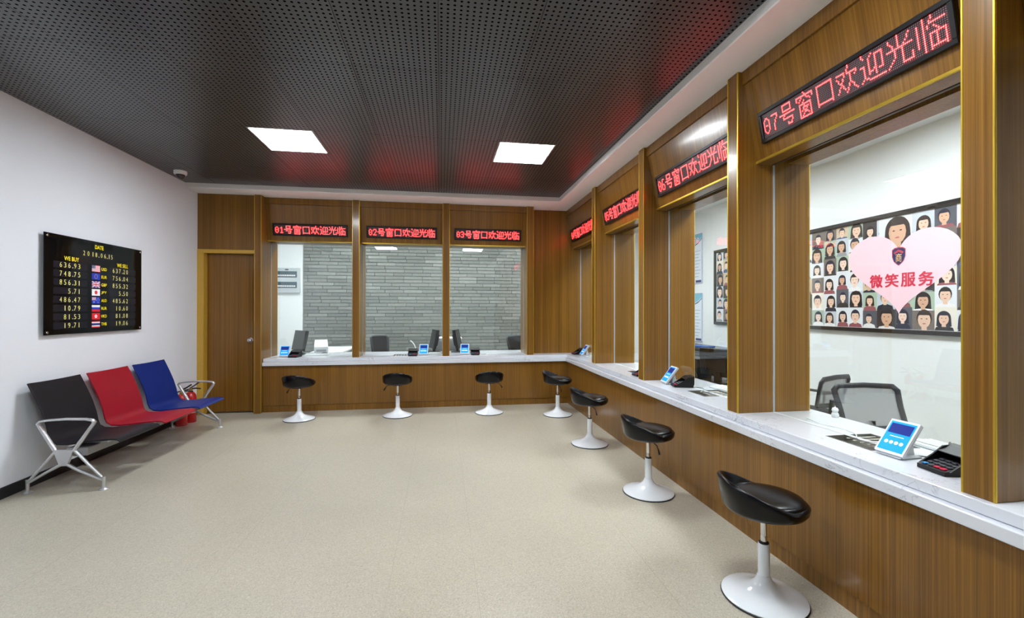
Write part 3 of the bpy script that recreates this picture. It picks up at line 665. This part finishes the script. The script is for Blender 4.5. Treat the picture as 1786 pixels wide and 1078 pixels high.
# ------------------------------------------------------------------ things on the counter
SCREEN = M('lit_blue_screen', srgb(30, 140, 220), .2, spec=.3, emit=.6, ecol=srgb(40, 160, 235)); SCREEN_D = M('dark_blue_screen', srgb(40, 50, 130), .2, spec=.3, emit=.25, ecol=srgb(34, 62, 150)); ICON = M('screen_icons', srgb(235, 245, 250), .3, emit=.6)
TERM_GREY = M('pale_grey_plastic', srgb(186, 190, 194), .4)
def make_terminal():
    t = thing('rating_terminal', 'terminal', 'terminal')
    # local: -y faces the customer, x to the customer's right
    T = Matrix.Translation((0, .0, .0145)) @ Matrix.Rotation(math.radians(53), 4, 'X')
    b_ = MB().cbox(-.066, .066, 0, .178, -.022, -.002, .005, 0, T).build('body', TERM_GREY, t); MB().cbox(-.064, .064, .002, .176, -.003, .0, .001, 0, T).build('bezel', WHITE_PL, b_)
    s = MB().quad(-.056, .056, .014, .166, .0006, 0, T).build('screen', SCREEN, t)
    MB().quad(-.049, .049, .105, .156, .0012, 0, T).build('screen_window', SCREEN_D, s)
    m = MB()
    for i in range(4): m.ellipse(-.033 + .022 * i, .058, .0085, .0085, .0012, 0, 14, T)
    m.box(-.03, .03, .088, .091, .0009, .0012, 0, T); m.build('screen_icons', ICON, s)
    m = MB(); m.cbox(-.055, .055, .004, .125, .001, .008, .002)
    m.add([(-.03, .075, .007), (.03, .075, .007), (.03, .115, .007), (-.03, .115, .007), (-.03, .088, .105), (.03, .088, .105), (.03, .10, .098), (-.03, .10, .098)], [(3, 2, 1, 0), (4, 5, 6, 7), (0, 1, 5, 4), (1, 2, 6, 5), (2, 3, 7, 6), (3, 0, 4, 7)])
    m.build('stand', TERM_GREY, t)
    return t
def make_keypad():
    t = thing('pin_keypad', 'keypad', 'keypad')
    m = MB(); m.add([(-.06, -.075, .001), (.06, -.075, .001), (.065, .085, .001), (-.065, .085, .001), (-.06, -.075, .018), (.06, -.075, .018), (.065, .085, .045), (-.065, .085, .045)],
                    [(3, 2, 1, 0), (4, 5, 6, 7), (0, 1, 5, 4), (1, 2, 6, 5), (2, 3, 7, 6), (3, 0, 4, 7)]); b_ = m.build('body', BLACK_PL, t)
    for s in (-1, 1):
        m = MB(); pl = [(-.06, .018), (.0, .055), (.045, .088), (.085, .092), (.092, .05), (.09, .02)]
        m.add([(s * .062, y, z) for y, z in pl] + [(s * .069, y, z) for y, z in pl], [tuple(range(6)), tuple(range(11, 5, -1))] + [(i, i + 6, (i + 1) % 6 + 6, (i + 1) % 6) for i in range(6)]); m.build('privacy_wing', BLACK_PL, t)
    MB().add([(-.066, .02, .066), (.066, .02, .066), (.066, .09, .094), (-.066, .09, .094), (-.066, .02, .070), (.066, .02, .070), (.066, .092, .098), (-.066, .092, .098)],
             [(0, 3, 2, 1), (4, 5, 6, 7), (0, 1, 5, 4), (1, 2, 6, 5), (2, 3, 7, 6), (3, 0, 4, 7)]).build('hood', BLACK_PL, t)
    MB().box(-.066, .066, .084, .092, .03, .096).build('back_shield', BLACK_PL, t)
    ks = [M('key_grey', srgb(70, 72, 78), .4), M('key_red', srgb(206, 30, 70), .35), M('key_blue', srgb(40, 130, 190), .35)]
    for r in range(4):
        for c in range(4):
            y = -.058 + .026 * r; x = -.04 + .0265 * c; z = .018 + (y + .075) * .169
            col = ks[2] if (r == 0 and c < 1) else ks[1] if (r == 0 and c > 1) else ks[0]
            MB().cbox(x - .010, x + .010, y - .009, y + .009, z, z + .006, .002).build('key', col, b_)
    return t
term = make_terminal(); kp = make_keypad(); first = [True, True]
def place(kind, x, y, rz, label, group):
    src = (term, kp)[kind]
    o = src if first[kind] else copy_tree(src); first[kind] = False
    o.location = (x, y, ZT + .0012); o.rotation_euler = (0, 0, rz); tag(o, label, ('terminal', 'keypad')[kind], group)
RZ = -PI / 2                   # facing the room from the right-hand counter
TG, KG = 'customer rating terminals on the counter', 'black PIN keypads on the counter'
for x, y, rz, lb in ((2.02, 1.79, RZ + .05, 'white tablet terminal with blue screen at window 07, largest and nearest the camera'), (1.995, 3.875, RZ - .1, 'white tablet terminal with blue screen at window 06, leaning against black keypad'),
                     (2.02, 6.44, RZ, 'white tablet terminal with blue screen in the counter corner at window 04'), (-2.19, 6.80, .1, 'white tablet terminal with blue screen at window 01, nearest the door'),
                     (-.262, 6.80, -.05, 'white tablet terminal with blue screen at window 02 beside black keypad'), (.342, 6.80, -.1, 'white tablet terminal with blue screen at window 03')): place(0, x, y, rz, lb, TG)
for x, y, rz, lb in ((2.08, 1.585, RZ - .12, 'black keypad with red and blue keys at window 07, nearest the camera'), (2.08, 3.705, RZ - .25, 'black keypad at window 06 behind the tablet terminal'),
                     (2.01, 4.36, RZ, 'black keypad at window 05, half hidden by a wood pillar'), (2.03, 6.62, RZ, 'black keypad in the counter corner at window 04'),
                     (-2.045, 6.80, -.15, 'black keypad at window 01 before the white-walled corner'), (-.41, 6.77, .0, 'black keypad at window 02, left of the tablet'), (.50, 6.80, .0, 'black keypad at window 03, right of the tablet')): place(1, x, y, rz, lb, KG)
SLAT = M('pale_steel_slat', srgb(196, 192, 184), .35, .6)
TRAYM = M('tray_steel', srgb(128, 126, 118), .4, .5)
def tray(n_, label):
    x0, x1, y0, y1 = TRAYS[n_]; x0 += .001; x1 -= .001; y0 += .001; y1 -= .001; t = thing('cash_tray', label, 'tray', (x0, y0, ZT - .032), 0, 'recessed cash trays under the glass'); W_, H_ = x1 - x0, y1 - y0
    MB().box(0, W_, 0, H_, 0, .003).build('pan', TRAYM, t)
    m = MB()
    for a in ((0, W_, 0, .003), (0, W_, H_ - .003, H_), (0, .003, .003, H_ - .003), (W_ - .003, W_, .003, H_ - .003)): m.box(*a, .003, .0325)
    m.build('rim', TRAYM, t)
    n = 6
    for i in range(n):
        if W_ > .27: y = .03 + (H_ - .06) * i / (n - 1); MB().cbox(.10, W_ - .006, y - .007, y + .007, .020, .025, .002).build('slat', SLAT, t)
        else: x = .03 + (W_ - .06) * i / (n - 1); MB().cbox(x - .007, x + .007, .10, H_ - .006, .020, .025, .002).build('slat', SLAT, t)
tray(7, 'largest steel recessed cash tray, beside the nearest blue-screen terminal'); tray(6, 'steel recessed cash tray with a cable looped over it at window 06'); tray(5, 'steel recessed cash tray at window 05, mostly hidden'); tray(2, 'steel recessed cash tray in the back counter left of a keypad')

# ------------------------------------------------------------------ office: brick wall
bw = struct('wall_office_back', MB().box(-2.62, 2.45, OY, OY + .1, 0, OZ).mesh('wall_office_back', MORTAR))
struct('wall_office_back_left', MB().box(XL, -2.615, OY - .05, OY + .1, 0, OZ).mesh('wall_office_back_left', OFFICE_PAINT))
struct('wall_office_back_right', MB().box(2.45, OX, OY - .05, OY + .1, 0, OZ).mesh('wall_office_back_right', OFFICE_PAINT))
BL, BH = .36, .0665; protos = {}; rest = MB(); tones = []; nb = 0
def brick_mesh(L_):
    k_ = round(L_, 3)
    if k_ not in protos:
        me = MB().cbox(.0025, L_ - .0025, -.014, .004, .0035, BH - .0035, .003).mesh('brick', BRICK); a = me.attributes.new('tone', 'FLOAT', 'POINT'); protos[k_] = me
    return protos[k_]
for r in range(46):
    z = r * BH; off = (r * .37 + (r % 3) * .21) % 1 * BL; x = -2.615
    while x < 2.44:
        L_ = BL if x > -2.61 else max(.08, off)
        L_ = min(L_, 2.45 - x)
        if .70 < z < 2.28 and x < 1.72 and nb < 300:
            o = link('brick', brick_mesh(L_), bw); o.location = (x, OY - random.choice((0, 0, .003, .006)), z); nb += 1
        else:
            n0 = len(rest.v); rest.cbox(x + .0025, x + L_ - .0025, OY - .014, OY + .004, z + .0035, z + BH - .0035, .003); tones += [random.random()] * (len(rest.v) - n0)
        x += L_
o = stuff(rest.build('remaining_bricks', BRICK, bw)); at_ = o.data.attributes.new('tone', 'FLOAT', 'POINT'); at_.data.foreach_set('value', tones)

# breaker box
bx = thing('breaker_box', 'grey electrical breaker box on the white wall behind window 01', 'electrical box', (-3.09, OY - .05, 1.72))
MB().cbox(0, .44, -.05, 0, 0, .47, .004).build('cabinet', M('breaker_grey', srgb(190, 198, 202), .4), bx)
for z in (.29, .09):
    w_ = MB().cbox(.03, .39, -.056, -.05, z, z + .115, .002).build('cover_window', M('tinted_cover', srgb(70, 92, 100), .15), bx)
    for i in range(10): MB().box(.05 + .032 * i, .074 + .032 * i, -.060, -.056, z + .02, z + .05).build('breaker', WHITE_PL, w_)
MB().box(.18, .24, -.054, -.05, .425, .445).build('latch', BLACK_PL, bx)

# ------------------------------------------------------------------ office: photo wall poster
ph = thing('photo_wall_poster', 'long black framed collage of portraits with pink heart on the office wall', 'poster')
frame(ph, (OX, 3.755, 1.768), (0, -1, 0), (0, 0, 1))       # local x = -Y, y up, z into the room
HL, HH = 2.99, .592
FRM = M('black_frame', srgb(34, 32, 34), .3, coat=.2)
for q in ((-HL, HL, HH - .042, HH), (-HL, HL, -HH, -HH + .042), (-HL, -HL + .042, -HH + .042, HH - .042), (HL - .042, HL, -HH + .042, HH - .042)): MB().cbox(*q, .0, .034, .003).build('frame_rail', FRM, ph)
MB().box(-HL + .04, HL - .04, -HH + .04, HH - .04, .002, .012).build('backing', WHITE_PL, ph)
rc = random.Random(5)
skin = [M('print_skin%d' % i, srgb(*c), .45) for i, c in enumerate(((232, 196, 172), (214, 172, 144), (240, 212, 194)))]
hair = [M('print_hair%d' % i, srgb(*c), .45) for i, c in enumerate(((28, 24, 28), (52, 38, 34), (30, 32, 52)))]
cloth = [M('print_cloth%d' % i, srgb(*c), .45) for i, c in enumerate(((34, 40, 62), (236, 234, 236), (44, 44, 46), (150, 84, 90), (72, 88, 136), (150, 152, 158)))]
bgm = [M('print_back%d' % i, srgb(*c), .45) for i, c in enumerate(((222, 226, 232), (196, 204, 214), (120, 110, 104), (232, 226, 214), (84, 88, 98), (206, 186, 160), (170, 190, 170), (58, 50, 50)))]
inkm = [M('print_feature', srgb(70, 44, 42), .45), M('print_lips', srgb(190, 92, 92), .45)]
PM = skin + hair + cloth + bgm + inkm; S0, H0, C0, B0, I0 = 0, 3, 6, 12, 20
pm = MB()
def portrait(x0, y0, w_, h_, z0=.0123):
    bgi, hi, si, ci = B0 + rc.randrange(8), H0 + rc.randrange(3), S0 + rc.randrange(3), C0 + rc.randrange(6)
    pm.quad(x0, x0 + w_, y0, y0 + h_, z0, bgi)
    cx = x0 + w_ * rc.uniform(.42, .58); cy = y0 + h_ * rc.uniform(.52, .6); fr_ = min(w_ * .27, h_ * .29) * rc.uniform(.8, 1.3); lng = rc.random() < .5
    e = .00012
    if lng: pm.poly([(cx - fr_ * 1.3, cy - fr_ * 1.45), (cx - fr_ * .6, cy - fr_ * 1.6), (cx + fr_ * .6, cy - fr_ * 1.6), (cx + fr_ * 1.3, cy - fr_ * 1.45)] + [(cx + fr_ * 1.2 * math.cos(q * PI / 10), cy + fr_ * .1 + fr_ * 1.3 * math.sin(q * PI / 10)) for q in range(11)], z0 + e, hi)
    sw = min(w_ * .46, fr_ * 2.1); lo_ = max(x0, cx - sw); hi_ = min(x0 + w_, cx + sw); ty = cy - fr_ * 1.35
    if ty > y0 + .01: pm.poly([(lo_, y0), (hi_, y0), (hi_ - .01, ty - (ty - y0) * .35), (cx + fr_ * .5, ty), (cx - fr_ * .5, ty), (lo_ + .01, ty - (ty - y0) * .35)], z0 + 2 * e, ci)
    pm.quad(cx - fr_ * .35, cx + fr_ * .35, max(y0, cy - fr_ * 1.55), cy - fr_ * .5, z0 + 3 * e, si)
    pm.ellipse(cx, cy + fr_ * .12, fr_ * 1.02, fr_ * 1.22, z0 + 4 * e, hi, 14)
    pm.ellipse(cx, cy - fr_ * .12, fr_ * .84, fr_ * 1.08, z0 + 5 * e, si, 14)
    pm.ellipse(cx, cy + fr_ * .35, fr_ * .9, fr_ * .8, z0 + 6 * e, hi, 12, None, .25, PI - .25)
    for s_ in (-1, 1): pm.ellipse(cx + s_ * fr_ * .34, cy + fr_ * .05, fr_ * .13, fr_ * .07, z0 + 7 * e, I0, 6)
    pm.ellipse(cx, cy - fr_ * .62, fr_ * .24, fr_ * .08, z0 + 7 * e, I0 + 1, 6)
x = -HL + .045; col = 0
while x < HL - .20:
    w_ = min(rc.uniform(.15, .20), HL - .045 - x); y = -HH + .045 - 0; top_ = HH - .045
    while y < top_ - .03:
        h_ = rc.uniform(.16, .21)
        if top_ - y - h_ < .12: h_ = top_ - y
        if h_ > .27: h_ /= 2
        portrait(x, y, w_, h_); y += h_
    x += w_
portrait(-.20, .22, .32, .325, .0136)
pm.build('portrait_print', PM, ph)
PINK = M('print_pink_heart', srgb(246, 208, 220), .45); RED_T = M('print_red_lettering', srgb(214, 40, 72), .45)
ht = MB(); pts = []
for i in range(64):
    t_ = 2 * PI * i / 64; pts.append((.034 * 16 * math.sin(t_) ** 3, .0275 * (13 * math.cos(t_) - 5 * math.cos(2 * t_) - 2 * math.cos(3 * t_) - math.cos(4 * t_)) + .058))
ht.add([(0, 0, .0152)] + [(a, b_, .0152) for a, b_ in pts], [(0, 1 + (i + 1) % 64, 1 + i) for i in range(64)]); ht.build('pink_heart', PINK, ph)
tx = MB()
for ch, cx in zip('微笑服务', (-.235, -.075, .085, .245)): 
    for dx, dy, dz in ((-.004, -.003, 0), (.004, -.003, .0001), (-.004, .003, .0002), (.004, .003, .0003)): text_mesh(tx, ch, cx + .005 + dx, -.075 + dy, .128, .0162 + dz, width=.130)
tx.build('red_lettering', RED_T, ph)
cr = MB(); sh_ = [(-.067, .07), (-.04, .088), (0, .078 + .012), (.04, .088), (.067, .07), (.066, 0), (.05, -.045), (.02, -.075), (0, -.088), (-.02, -.075), (-.05, -.045), (-.066, 0)]
cr.poly([(a, b_ + .152) for a, b_ in sh_], .0160, 0); cr.poly([(a * .9, b_ * .9 + .152) for a, b_ in sh_], .0163, 1)
cr.poly([(-.05, .195), (0, .222), (.05, .195), (.04, .178), (0, .198), (-.04, .178)], .0166, 0)
text_mesh(cr, '商', 0, .142, .085, .0168, 2, width=.06, offset=.004)
cr.build('shield_crest', [M('crest_red', srgb(190, 60, 70), .45), M('crest_navy', srgb(30, 36, 96), .45), M('crest_gold', srgb(226, 184, 120), .45)], ph)

# wall charts left of the poster
def chart(label, y1, z0, z1):
    t = thing('wall_chart', label, 'wall chart', group='printed notices on the office wall'); frame(t, (OX, y1, z0), (0, -1, 0), (0, 0, 1)); W_, H_ = .56, z1 - z0
    MB().cbox(-W_, 0, 0, H_, 0, .012, .002).build('board', M('chart_paper', srgb(224, 232, 242), .4), t)
    m = MB()
    for q in ((-W_, 0, H_ - .012, H_), (-W_, 0, 0, .012), (-W_, -W_ + .012, .012, H_ - .012), (-.012, 0, .012, H_ - .012)): m.box(*q, .012, .016)
    m.build('border', M('chart_border', srgb(150, 164, 196), .4), t)
    MB().add([(-W_ + .012, H_ - .012, .0125), (-W_ + .012, H_ - .20, .0125), (-.3, H_ - .19, .0125), (-.12, H_ - .13, .0125), (-.012, H_ - .07, .0125), (-.012, H_ - .012, .0125)], [tuple(range(6))]).build('sky_band', M('chart_sky', srgb(120, 190, 214), .4), t)
    MB().add([(-.3, H_ - .20, .013), (-.12, H_ - .145, .013), (-.012, H_ - .08, .013), (-.012, H_ - .095, .013), (-.12, H_ - .165, .013), (-.3, H_ - .215, .013)], [tuple(range(6))]).build('dark_swoosh', M('chart_navy', srgb(40, 52, 84), .4), t)
    m = MB()
    for i in range(9): m.quad(-W_ + .06, -.05 - .03 * (i % 3), H_ - .30 - .055 * i, H_ - .288 - .055 * i, .0128)
    m.build('text_lines', M('chart_grey_lines', srgb(170, 180, 200), .4), t)
    MB().quad(-.2, -.03, .02, .06, .0128).build('footer_mark', M('chart_footer', srgb(44, 54, 110), .4), t)
chart('upper pale blue wall chart hanging beside the photo collage', 7.10, 1.857, 2.713); chart('lower pale blue wall chart hanging beside the photo collage', 7.10, .857, 1.692)

# ------------------------------------------------------------------ office chairs
def office_chair(label, x, y, rz, zt=.86, w_=.48, fab=None, lean=.10, tp=.86, arms=True):
    t = thing('office_chair', label, 'chair', (x, y, 0), rz, 'black mesh office chairs')   # local +y = front, back at -y
    MB().lathe([(.001, .40), (.20, .40), (.235, .415), (.24, .44), (.22, .47), (.12, .482), (.001, .48)], 28, 0, Matrix.Scale(1.02, 4)).build('seat', M('black_seat_fabric', srgb(34, 35, 40), .8), t, 50)
    zb = .56; h = w_ / 2; y0 = -.21
    yy = lambda z: y0 - lean * (z - .5) / .4
    out = [(-h * tp, zb), (-h * .96, (zb + zt) / 2), (-h, zt - .03), (-h + .03, zt), (0, zt + .008), (h - .03, zt), (h, zt - .03), (h * .96, (zb + zt) / 2), (h * tp, zb)]
    MB().tube([(a, yy(z), z) for a, z in out] + [(0, yy(zb), zb - .015), (-h * tp, yy(zb), zb)], .022, 8, ry=.014, ref=(0, 1, 0)).build('back_frame', M('black_back_frame', srgb(46, 47, 54), .45), t, 60)
    MB().add([(a, yy(z) + .004, z) for a, z in out] + [(a, yy(z) - .002, z) for a, z in out], [tuple(range(9)), tuple(range(17, 8, -1))]).build('mesh_back', fab or MESHFAB, t)
    MB().tube([(0, -.10, .41), (0, -.24, .44), (0, -.255, .60)], .02, 8).build('back_bracket', BLACK_PL, t, 60)
    MB().lathe([(.001, .09), (.028, .09), (.028, .25), (.018, .26), (.018, .40), (.001, .40)], 16).build('gas_column', BLACK_PL, t, 40)
    for i in range(5):
        a = 2 * PI * i / 5 + .3; c_, s_ = math.cos(a), math.sin(a)
        lg = MB().tube([(c_ * .02, s_ * .02, .12), (c_ * .16, s_ * .16, .095), (c_ * .30, s_ * .30, .075)], [.024, .02, .016], 8).build('base_arm', BLACK_PL, t, 60)
        MB().lathe([(.001, -.012), (.025, -.012), (.025, .012), (.001, .012)], 14, 0, Matrix.Translation((c_ * .30, s_ * .30, .0255)) @ Matrix.Rotation(a, 4, 'Z') @ Matrix.Rotation(PI / 2, 4, 'X')).build('caster', BLACK_RUB, lg, 40)
    for s_ in ((-1, 1) if arms else ()): MB().tube([(s_ * .22, -.05, .43), (s_ * .27, -.05, .46), (s_ * .27, -.05, .60), (s_ * .26, -.14, .62), (s_ * .26, .12, .62)], .013, 8).build('armrest', BLACK_PL, t, 60)
    return t
office_chair('grey mesh office chair nearest the glass behind window 07', 3.04, 2.60, PI - .20, .835, .45, None, .15, .96, False)
office_chair('mesh office chair further back, partly behind the front mesh chair', 3.36, 3.80, .35, .80, .46)
office_chair('black office chair seen low behind window 02 by the left pillar', -.93, 7.98, PI + .5, .93, .30, BLACK_PL)
office_chair('black office chair at the right edge of window 03', 1.50, 7.95, PI + .5, .91, .40, BLACK_PL)
office_chair('black office chair in the dark desk area behind window 06', 3.14, 4.92, PI / 2 + .5, .88, .5)

# ------------------------------------------------------------------ desk equipment
def monitor(label, x, y, z, rz, w_=.40, h_=.29, tilt=.15):
    t = thing('computer_monitor', label, 'monitor', (x, y, z), rz, 'black computer monitors')      # screen faces local -y
    T = Matrix.Translation((0, 0, .06)) @ Matrix.Rotation(-tilt, 4, 'X')
    MB().cbox(-w_ / 2, w_ / 2, -.015, .03, 0, h_, .006, 0, T).build('casing', BLACK_PL, t)
    MB().box(-w_ / 2 + .016, w_ / 2 - .016, -.0165, -.015, .02, h_ - .016, 0, T).build('screen', M('monitor_screen', srgb(16, 20, 23), .3, spec=.3), t)
    MB().cbox(-w_ * .3, w_ * .3, .03, .06, .05, h_ - .06, .01, 0, T).build('rear_cover', BLACK_PL, t)
    MB().cbox(-.035, .035, .015, .05, .008, .16, .004).build('stand', BLACK_PL, t)
    MB().cbox(-.11, .11, -.07, .12, .0, .012, .004).build('foot', BLACK_PL, t)
monitor('black monitor turned sideways on the counter behind window 01', -2.13, 7.22, ZT + .001, -.85, .36, .30, .2)
monitor('black monitor seen edge-on, left of the middle back pillar', -.15, 7.30, ZT + .001, -1.35, .36, .30, .2)
monitor('black monitor seen edge-on, right of the middle back pillar', .29, 7.30, ZT + .001, 1.35, .36, .30, .2)
monitor('large black monitor behind window 06 among the cables', 2.66, 4.02, .701, PI / 2 + .35, .40, .27, .1)
pr_ = thing('desktop_printer', 'small white printer behind the monitor at window 01', 'printer', (-1.84, 7.40, ZT + .001), .25)
MB().add([(-.10, -.11, 0), (.10, -.11, 0), (.10, .11, 0), (-.10, .11, 0), (-.10, -.11, .10), (.10, -.11, .10), (.09, .09, .20), (-.09, .09, .20), (-.09, -.02, .20), (.09, -.02, .20), (.10, .11, .12), (-.10, .11, .12)],
         [(3, 2, 1, 0), (0, 1, 5, 4), (4, 5, 9, 8), (8, 9, 6, 7), (7, 6, 10, 11), (11, 10, 2, 3), (1, 2, 10, 6, 9, 5), (0, 4, 8, 7, 11, 3)]).build('body', WHITE_PL, pr_)
MB().box(-.07, .07, -.113, -.11, .03, .06).build('paper_slot', GREY_PL, pr_); MB().cbox(-.08, .08, -.18, -.11, .01, .02, .003).build('output_tray', GREY_PL, pr_)
def keyboard(label, x, y, z, rz, w_=.36):
    t = thing('keyboard', label, 'keyboard', (x, y, z + .001), rz, 'white keyboards behind the glass')
    MB().cbox(-w_ / 2, w_ / 2, -.065, .065, .0, .018, .004).build('base', WHITE_PL, t)
    m = MB()
    for r in range(4):
        for c in range(12): m.cbox(-w_ / 2 + .014 + (w_ - .028) * c / 12, -w_ / 2 + .012 + (w_ - .028) * (c + 1) / 12, -.052 + .027 * r, -.030 + .027 * r, .018, .024, .002)
    stuff(m.build('keys', M('key_cap_white', srgb(214, 216, 218), .4), t))
keyboard('white keyboard beside the monitor at window 01', -1.80, 7.02, ZT, .05, .34); keyboard('white keyboard behind the tray at window 06', 2.37, 3.44, ZT, PI / 2 + .08); keyboard('white keyboard behind the terminal at window 07', 2.385, 1.84, ZT, PI / 2, .22)
keyboard('short white keyboard at the foot of the middle back pillar', -.10, 6.99, ZT, .0, .18)
pen = thing('pen', 'grey pen lying across the white keyboard at window 07', 'pen', (2.37, 1.80, ZT + .033), .6); MB().tube([(-.06, 0, 0), (.06, 0, 0)], .005, 8).build('barrel', BLACK_PL, pen, 50); MB().tube([(.06, 0, 0), (.072, 0, 0)], [.004, .001], 8).build('tip', CHROME, pen, 50)
ms = thing('computer_mouse', 'dark computer mouse by the keyboard at window 01', 'mouse', (-1.74, 7.20, ZT)); MB().lathe([(.001, 0), (.03, 0), (.032, .01), (.026, .024), (.012, .031), (.001, .032)], 18, 0, Matrix.Scale(1.6, 4, (1, 0, 0))).build('shell', BLACK_PL, ms, 60); MB().box(.02, .035, -.003, .003, .022, .03).build('wheel', GREY_PL, ms)
dk = thing('side_desk', 'white side desk standing behind the counter at window 01', 'desk', (-1.6, 7.95, 0))
MB().cbox(-.45, .05, -.40, .75, .70, .73, .004).build('desk_top', WHITE_PL, dk)
for sx in (-.42, .02):
    for sy in (-.37, .72): MB().cbox(sx - .02, sx + .02, sy - .02, sy + .02, 0, .70, .003).build('leg', GREY_PL, dk)
gb = thing('grey_cabinet', 'pale grey cabinet between the monitors behind windows 02 and 03', 'cabinet', (.08, 7.95, 0))
MB().cbox(-.24, .26, -.2, .2, 0, .90, .005).build('body', M('cabinet_grey', srgb(176, 184, 192), .5), gb); MB().cbox(-.25, .27, -.21, .21, .90, .925, .004).build('cabinet_top', WHITE_PL, gb)
for x in (-.23, .015): MB().cbox(x, x + .235, -.212, -.2, .04, .88, .003).build('door', M('cabinet_door_grey', srgb(166, 174, 184), .5), gb)
lm = thing('flexible_lamp', 'small white bent-neck stand behind the keypad at window 02', 'lamp', (-.40, 7.24, ZT)); MB().lathe([(.001, 0), (.05, 0), (.05, .02), (.03, .03), (.001, .03)], 20).build('base', WHITE_PL, lm, 40); MB().tube([(0, 0, .03), (0, 0, .08), (-.02, 0, .13), (-.05, 0, .17), (-.08, 0, .19)], .009, 8).build('neck', WHITE_PL, lm, 60)
cb = thing('black_credenza', 'low black cabinet along the office wall beneath the wall charts', 'cabinet', (OX - .26, 6.9, 0))
MB().cbox(-.24, .25, -1.1, 1.1, 0, .80, .005).build('body', M('credenza_black', srgb(38, 40, 44), .3), cb); MB().cbox(-.26, .255, -1.12, 1.12, .80, .825, .004).build('cabinet_top', M('credenza_top', srgb(62, 66, 72), .25), cb)
for i in range(4):
    dr = MB().cbox(-.252, -.24, -1.09 + .548 * i, -.56 + .548 * i, .04, .78, .003).build('door', M('credenza_door', srgb(30, 32, 36), .25), cb); MB().cbox(-.262, -.252, -.62 + .548 * i, -.60 + .548 * i, .42, .54, .002).build('handle', STEEL, dr)
fd = thing('folder', 'blue folder lying on the low black cabinet', 'folder', (OX - .36, 6.55, .8255), .3); MB().cbox(-.11, .11, -.16, .16, 0, .022, .003).build('cover', M('folder_blue', srgb(20, 90, 170), .4), fd); MB().box(-.1, .108, -.15, .15, .006, .016).build('pages', WHITE_PL, fd)
dk2 = thing('work_desk', 'black work desk with monitor behind window 06', 'desk', (2.65, 4.25, 0))
MB().cbox(-.15, .15, -.75, .75, .66, .70, .004).build('desk_top', BLACK_PL, dk2)
for sx in (-.12, .12):
    for sy in (-.70, .70): MB().cbox(sx - .02, sx + .02, sy - .02, sy + .02, 0, .66, .003).build('leg', BLACK_PL, dk2)
MB().cbox(.09, .11, -.68, .68, .15, .655, .003).build('modesty_panel', BLACK_PL, dk2)
pc = thing('computer_tower', 'black computer tower with white sticker on the desk behind window 06', 'computer', (2.66, 4.45, .701), PI / 2); MB().cbox(-.17, .17, -.08, .08, 0, .2, .005).build('case', BLACK_PL, pc); MB().box(-.06, .01, .08, .0805, .09, .14).build('sticker', WHITE_PL, pc)
def cable(label, pts, r=.003, mat=GREY_PL):
    # smooth the polyline
    P3 = [Vector(p) for p in pts]; out = []
    for i in range(len(P3) - 1):
        a, b_, c, d_ = P3[max(i - 1, 0)], P3[i], P3[i + 1], P3[min(i + 2, len(P3) - 1)]
        for k_ in range(6):
            t_ = k_ / 6; out.append(.5 * ((2 * b_) + (c - a) * t_ + (2 * a - 5 * b_ + 4 * c - d_) * t_ ** 2 + (3 * b_ - a - 3 * c + d_) * t_ ** 3))
    out.append(P3[-1]); tag(MB().tube(out, r, 6).build('cable', mat, None, 60), label, 'cable', 'loose cables on the counter')
zc = ZT + .0045
cable('pale cable looping from the keypad across the cash tray at window 06', [(2.14, 3.66, zc), (2.20, 3.58, zc), (2.16, 3.48, zc + .004), (2.10, 3.42, zc + .002), (2.18, 3.34, zc + .004), (2.24, 3.22, zc)])
cable('pale cable trailing over the cash tray slats at window 07', [(2.24, 2.50, zc), (2.20, 2.36, zc), (2.23, 2.24, zc), (2.20, 2.13, zc + .003), (2.12, 2.03, zc + .004), (2.16, 1.96, zc + .004), (2.26, 1.94, zc + .004), (2.32, 1.99, zc)], .0028, WHITE_PL)
cable('dark cable running from the terminal to the keyboard at window 07', [(2.13, 1.78, zc), (2.19, 1.74, zc), (2.22, 1.67, zc), (2.24, 1.55, zc), (2.28, 1.45, zc)], .0025, BLACK_PL)
for lb, pp in (('black cable arching over the work desk behind window 06', [(2.54, 4.36, .708), (2.55, 4.33, .76), (2.55, 4.29, .78), (2.55, 4.25, .74), (2.54, 4.22, .708)]), ('black cable coiled low on the work desk behind window 06', [(2.53, 4.50, .708), (2.52, 4.46, .718), (2.53, 4.42, .72), (2.52, 4.39, .712), (2.53, 4.37, .708)])): cable(lb, pp, .006, BLACK_PL)
cable('white cable beside the keypad at window 03', [(.55, 6.84, zc), (.62, 6.86, zc), (.66, 6.80, zc), (.70, 6.88, zc), (.62, 7.0, zc)], .004, WHITE_PL)
cable('white cable beside the monitor at window 02', [(.0, 7.08, zc), (-.06, 7.10, zc), (-.13, 7.09, zc), (-.20, 7.07, zc), (-.24, 7.02, zc), (-.30, 7.04, zc)], .004, WHITE_PL)
cable('white cable on the counter behind the terminal at window 04', [(2.10, 6.42, zc), (2.18, 6.36, zc), (2.16, 6.24, zc), (2.08, 6.20, zc), (2.05, 6.27, zc)], .004, WHITE_PL)
fg = thing('desk_ornament', 'tiny white figurine on the counter edge behind window 07', 'figurine', (2.44, 2.50, ZT)); MB().lathe([(.001, 0), (.018, 0), (.022, .012), (.017, .028), (.001, .03)], 18).build('body', WHITE_PL, fg, 60); MB().lathe([(.001, .026), (.014, .032), (.019, .045), (.014, .058), (.001, .063)], 18).build('head', WHITE_PL, fg, 60)
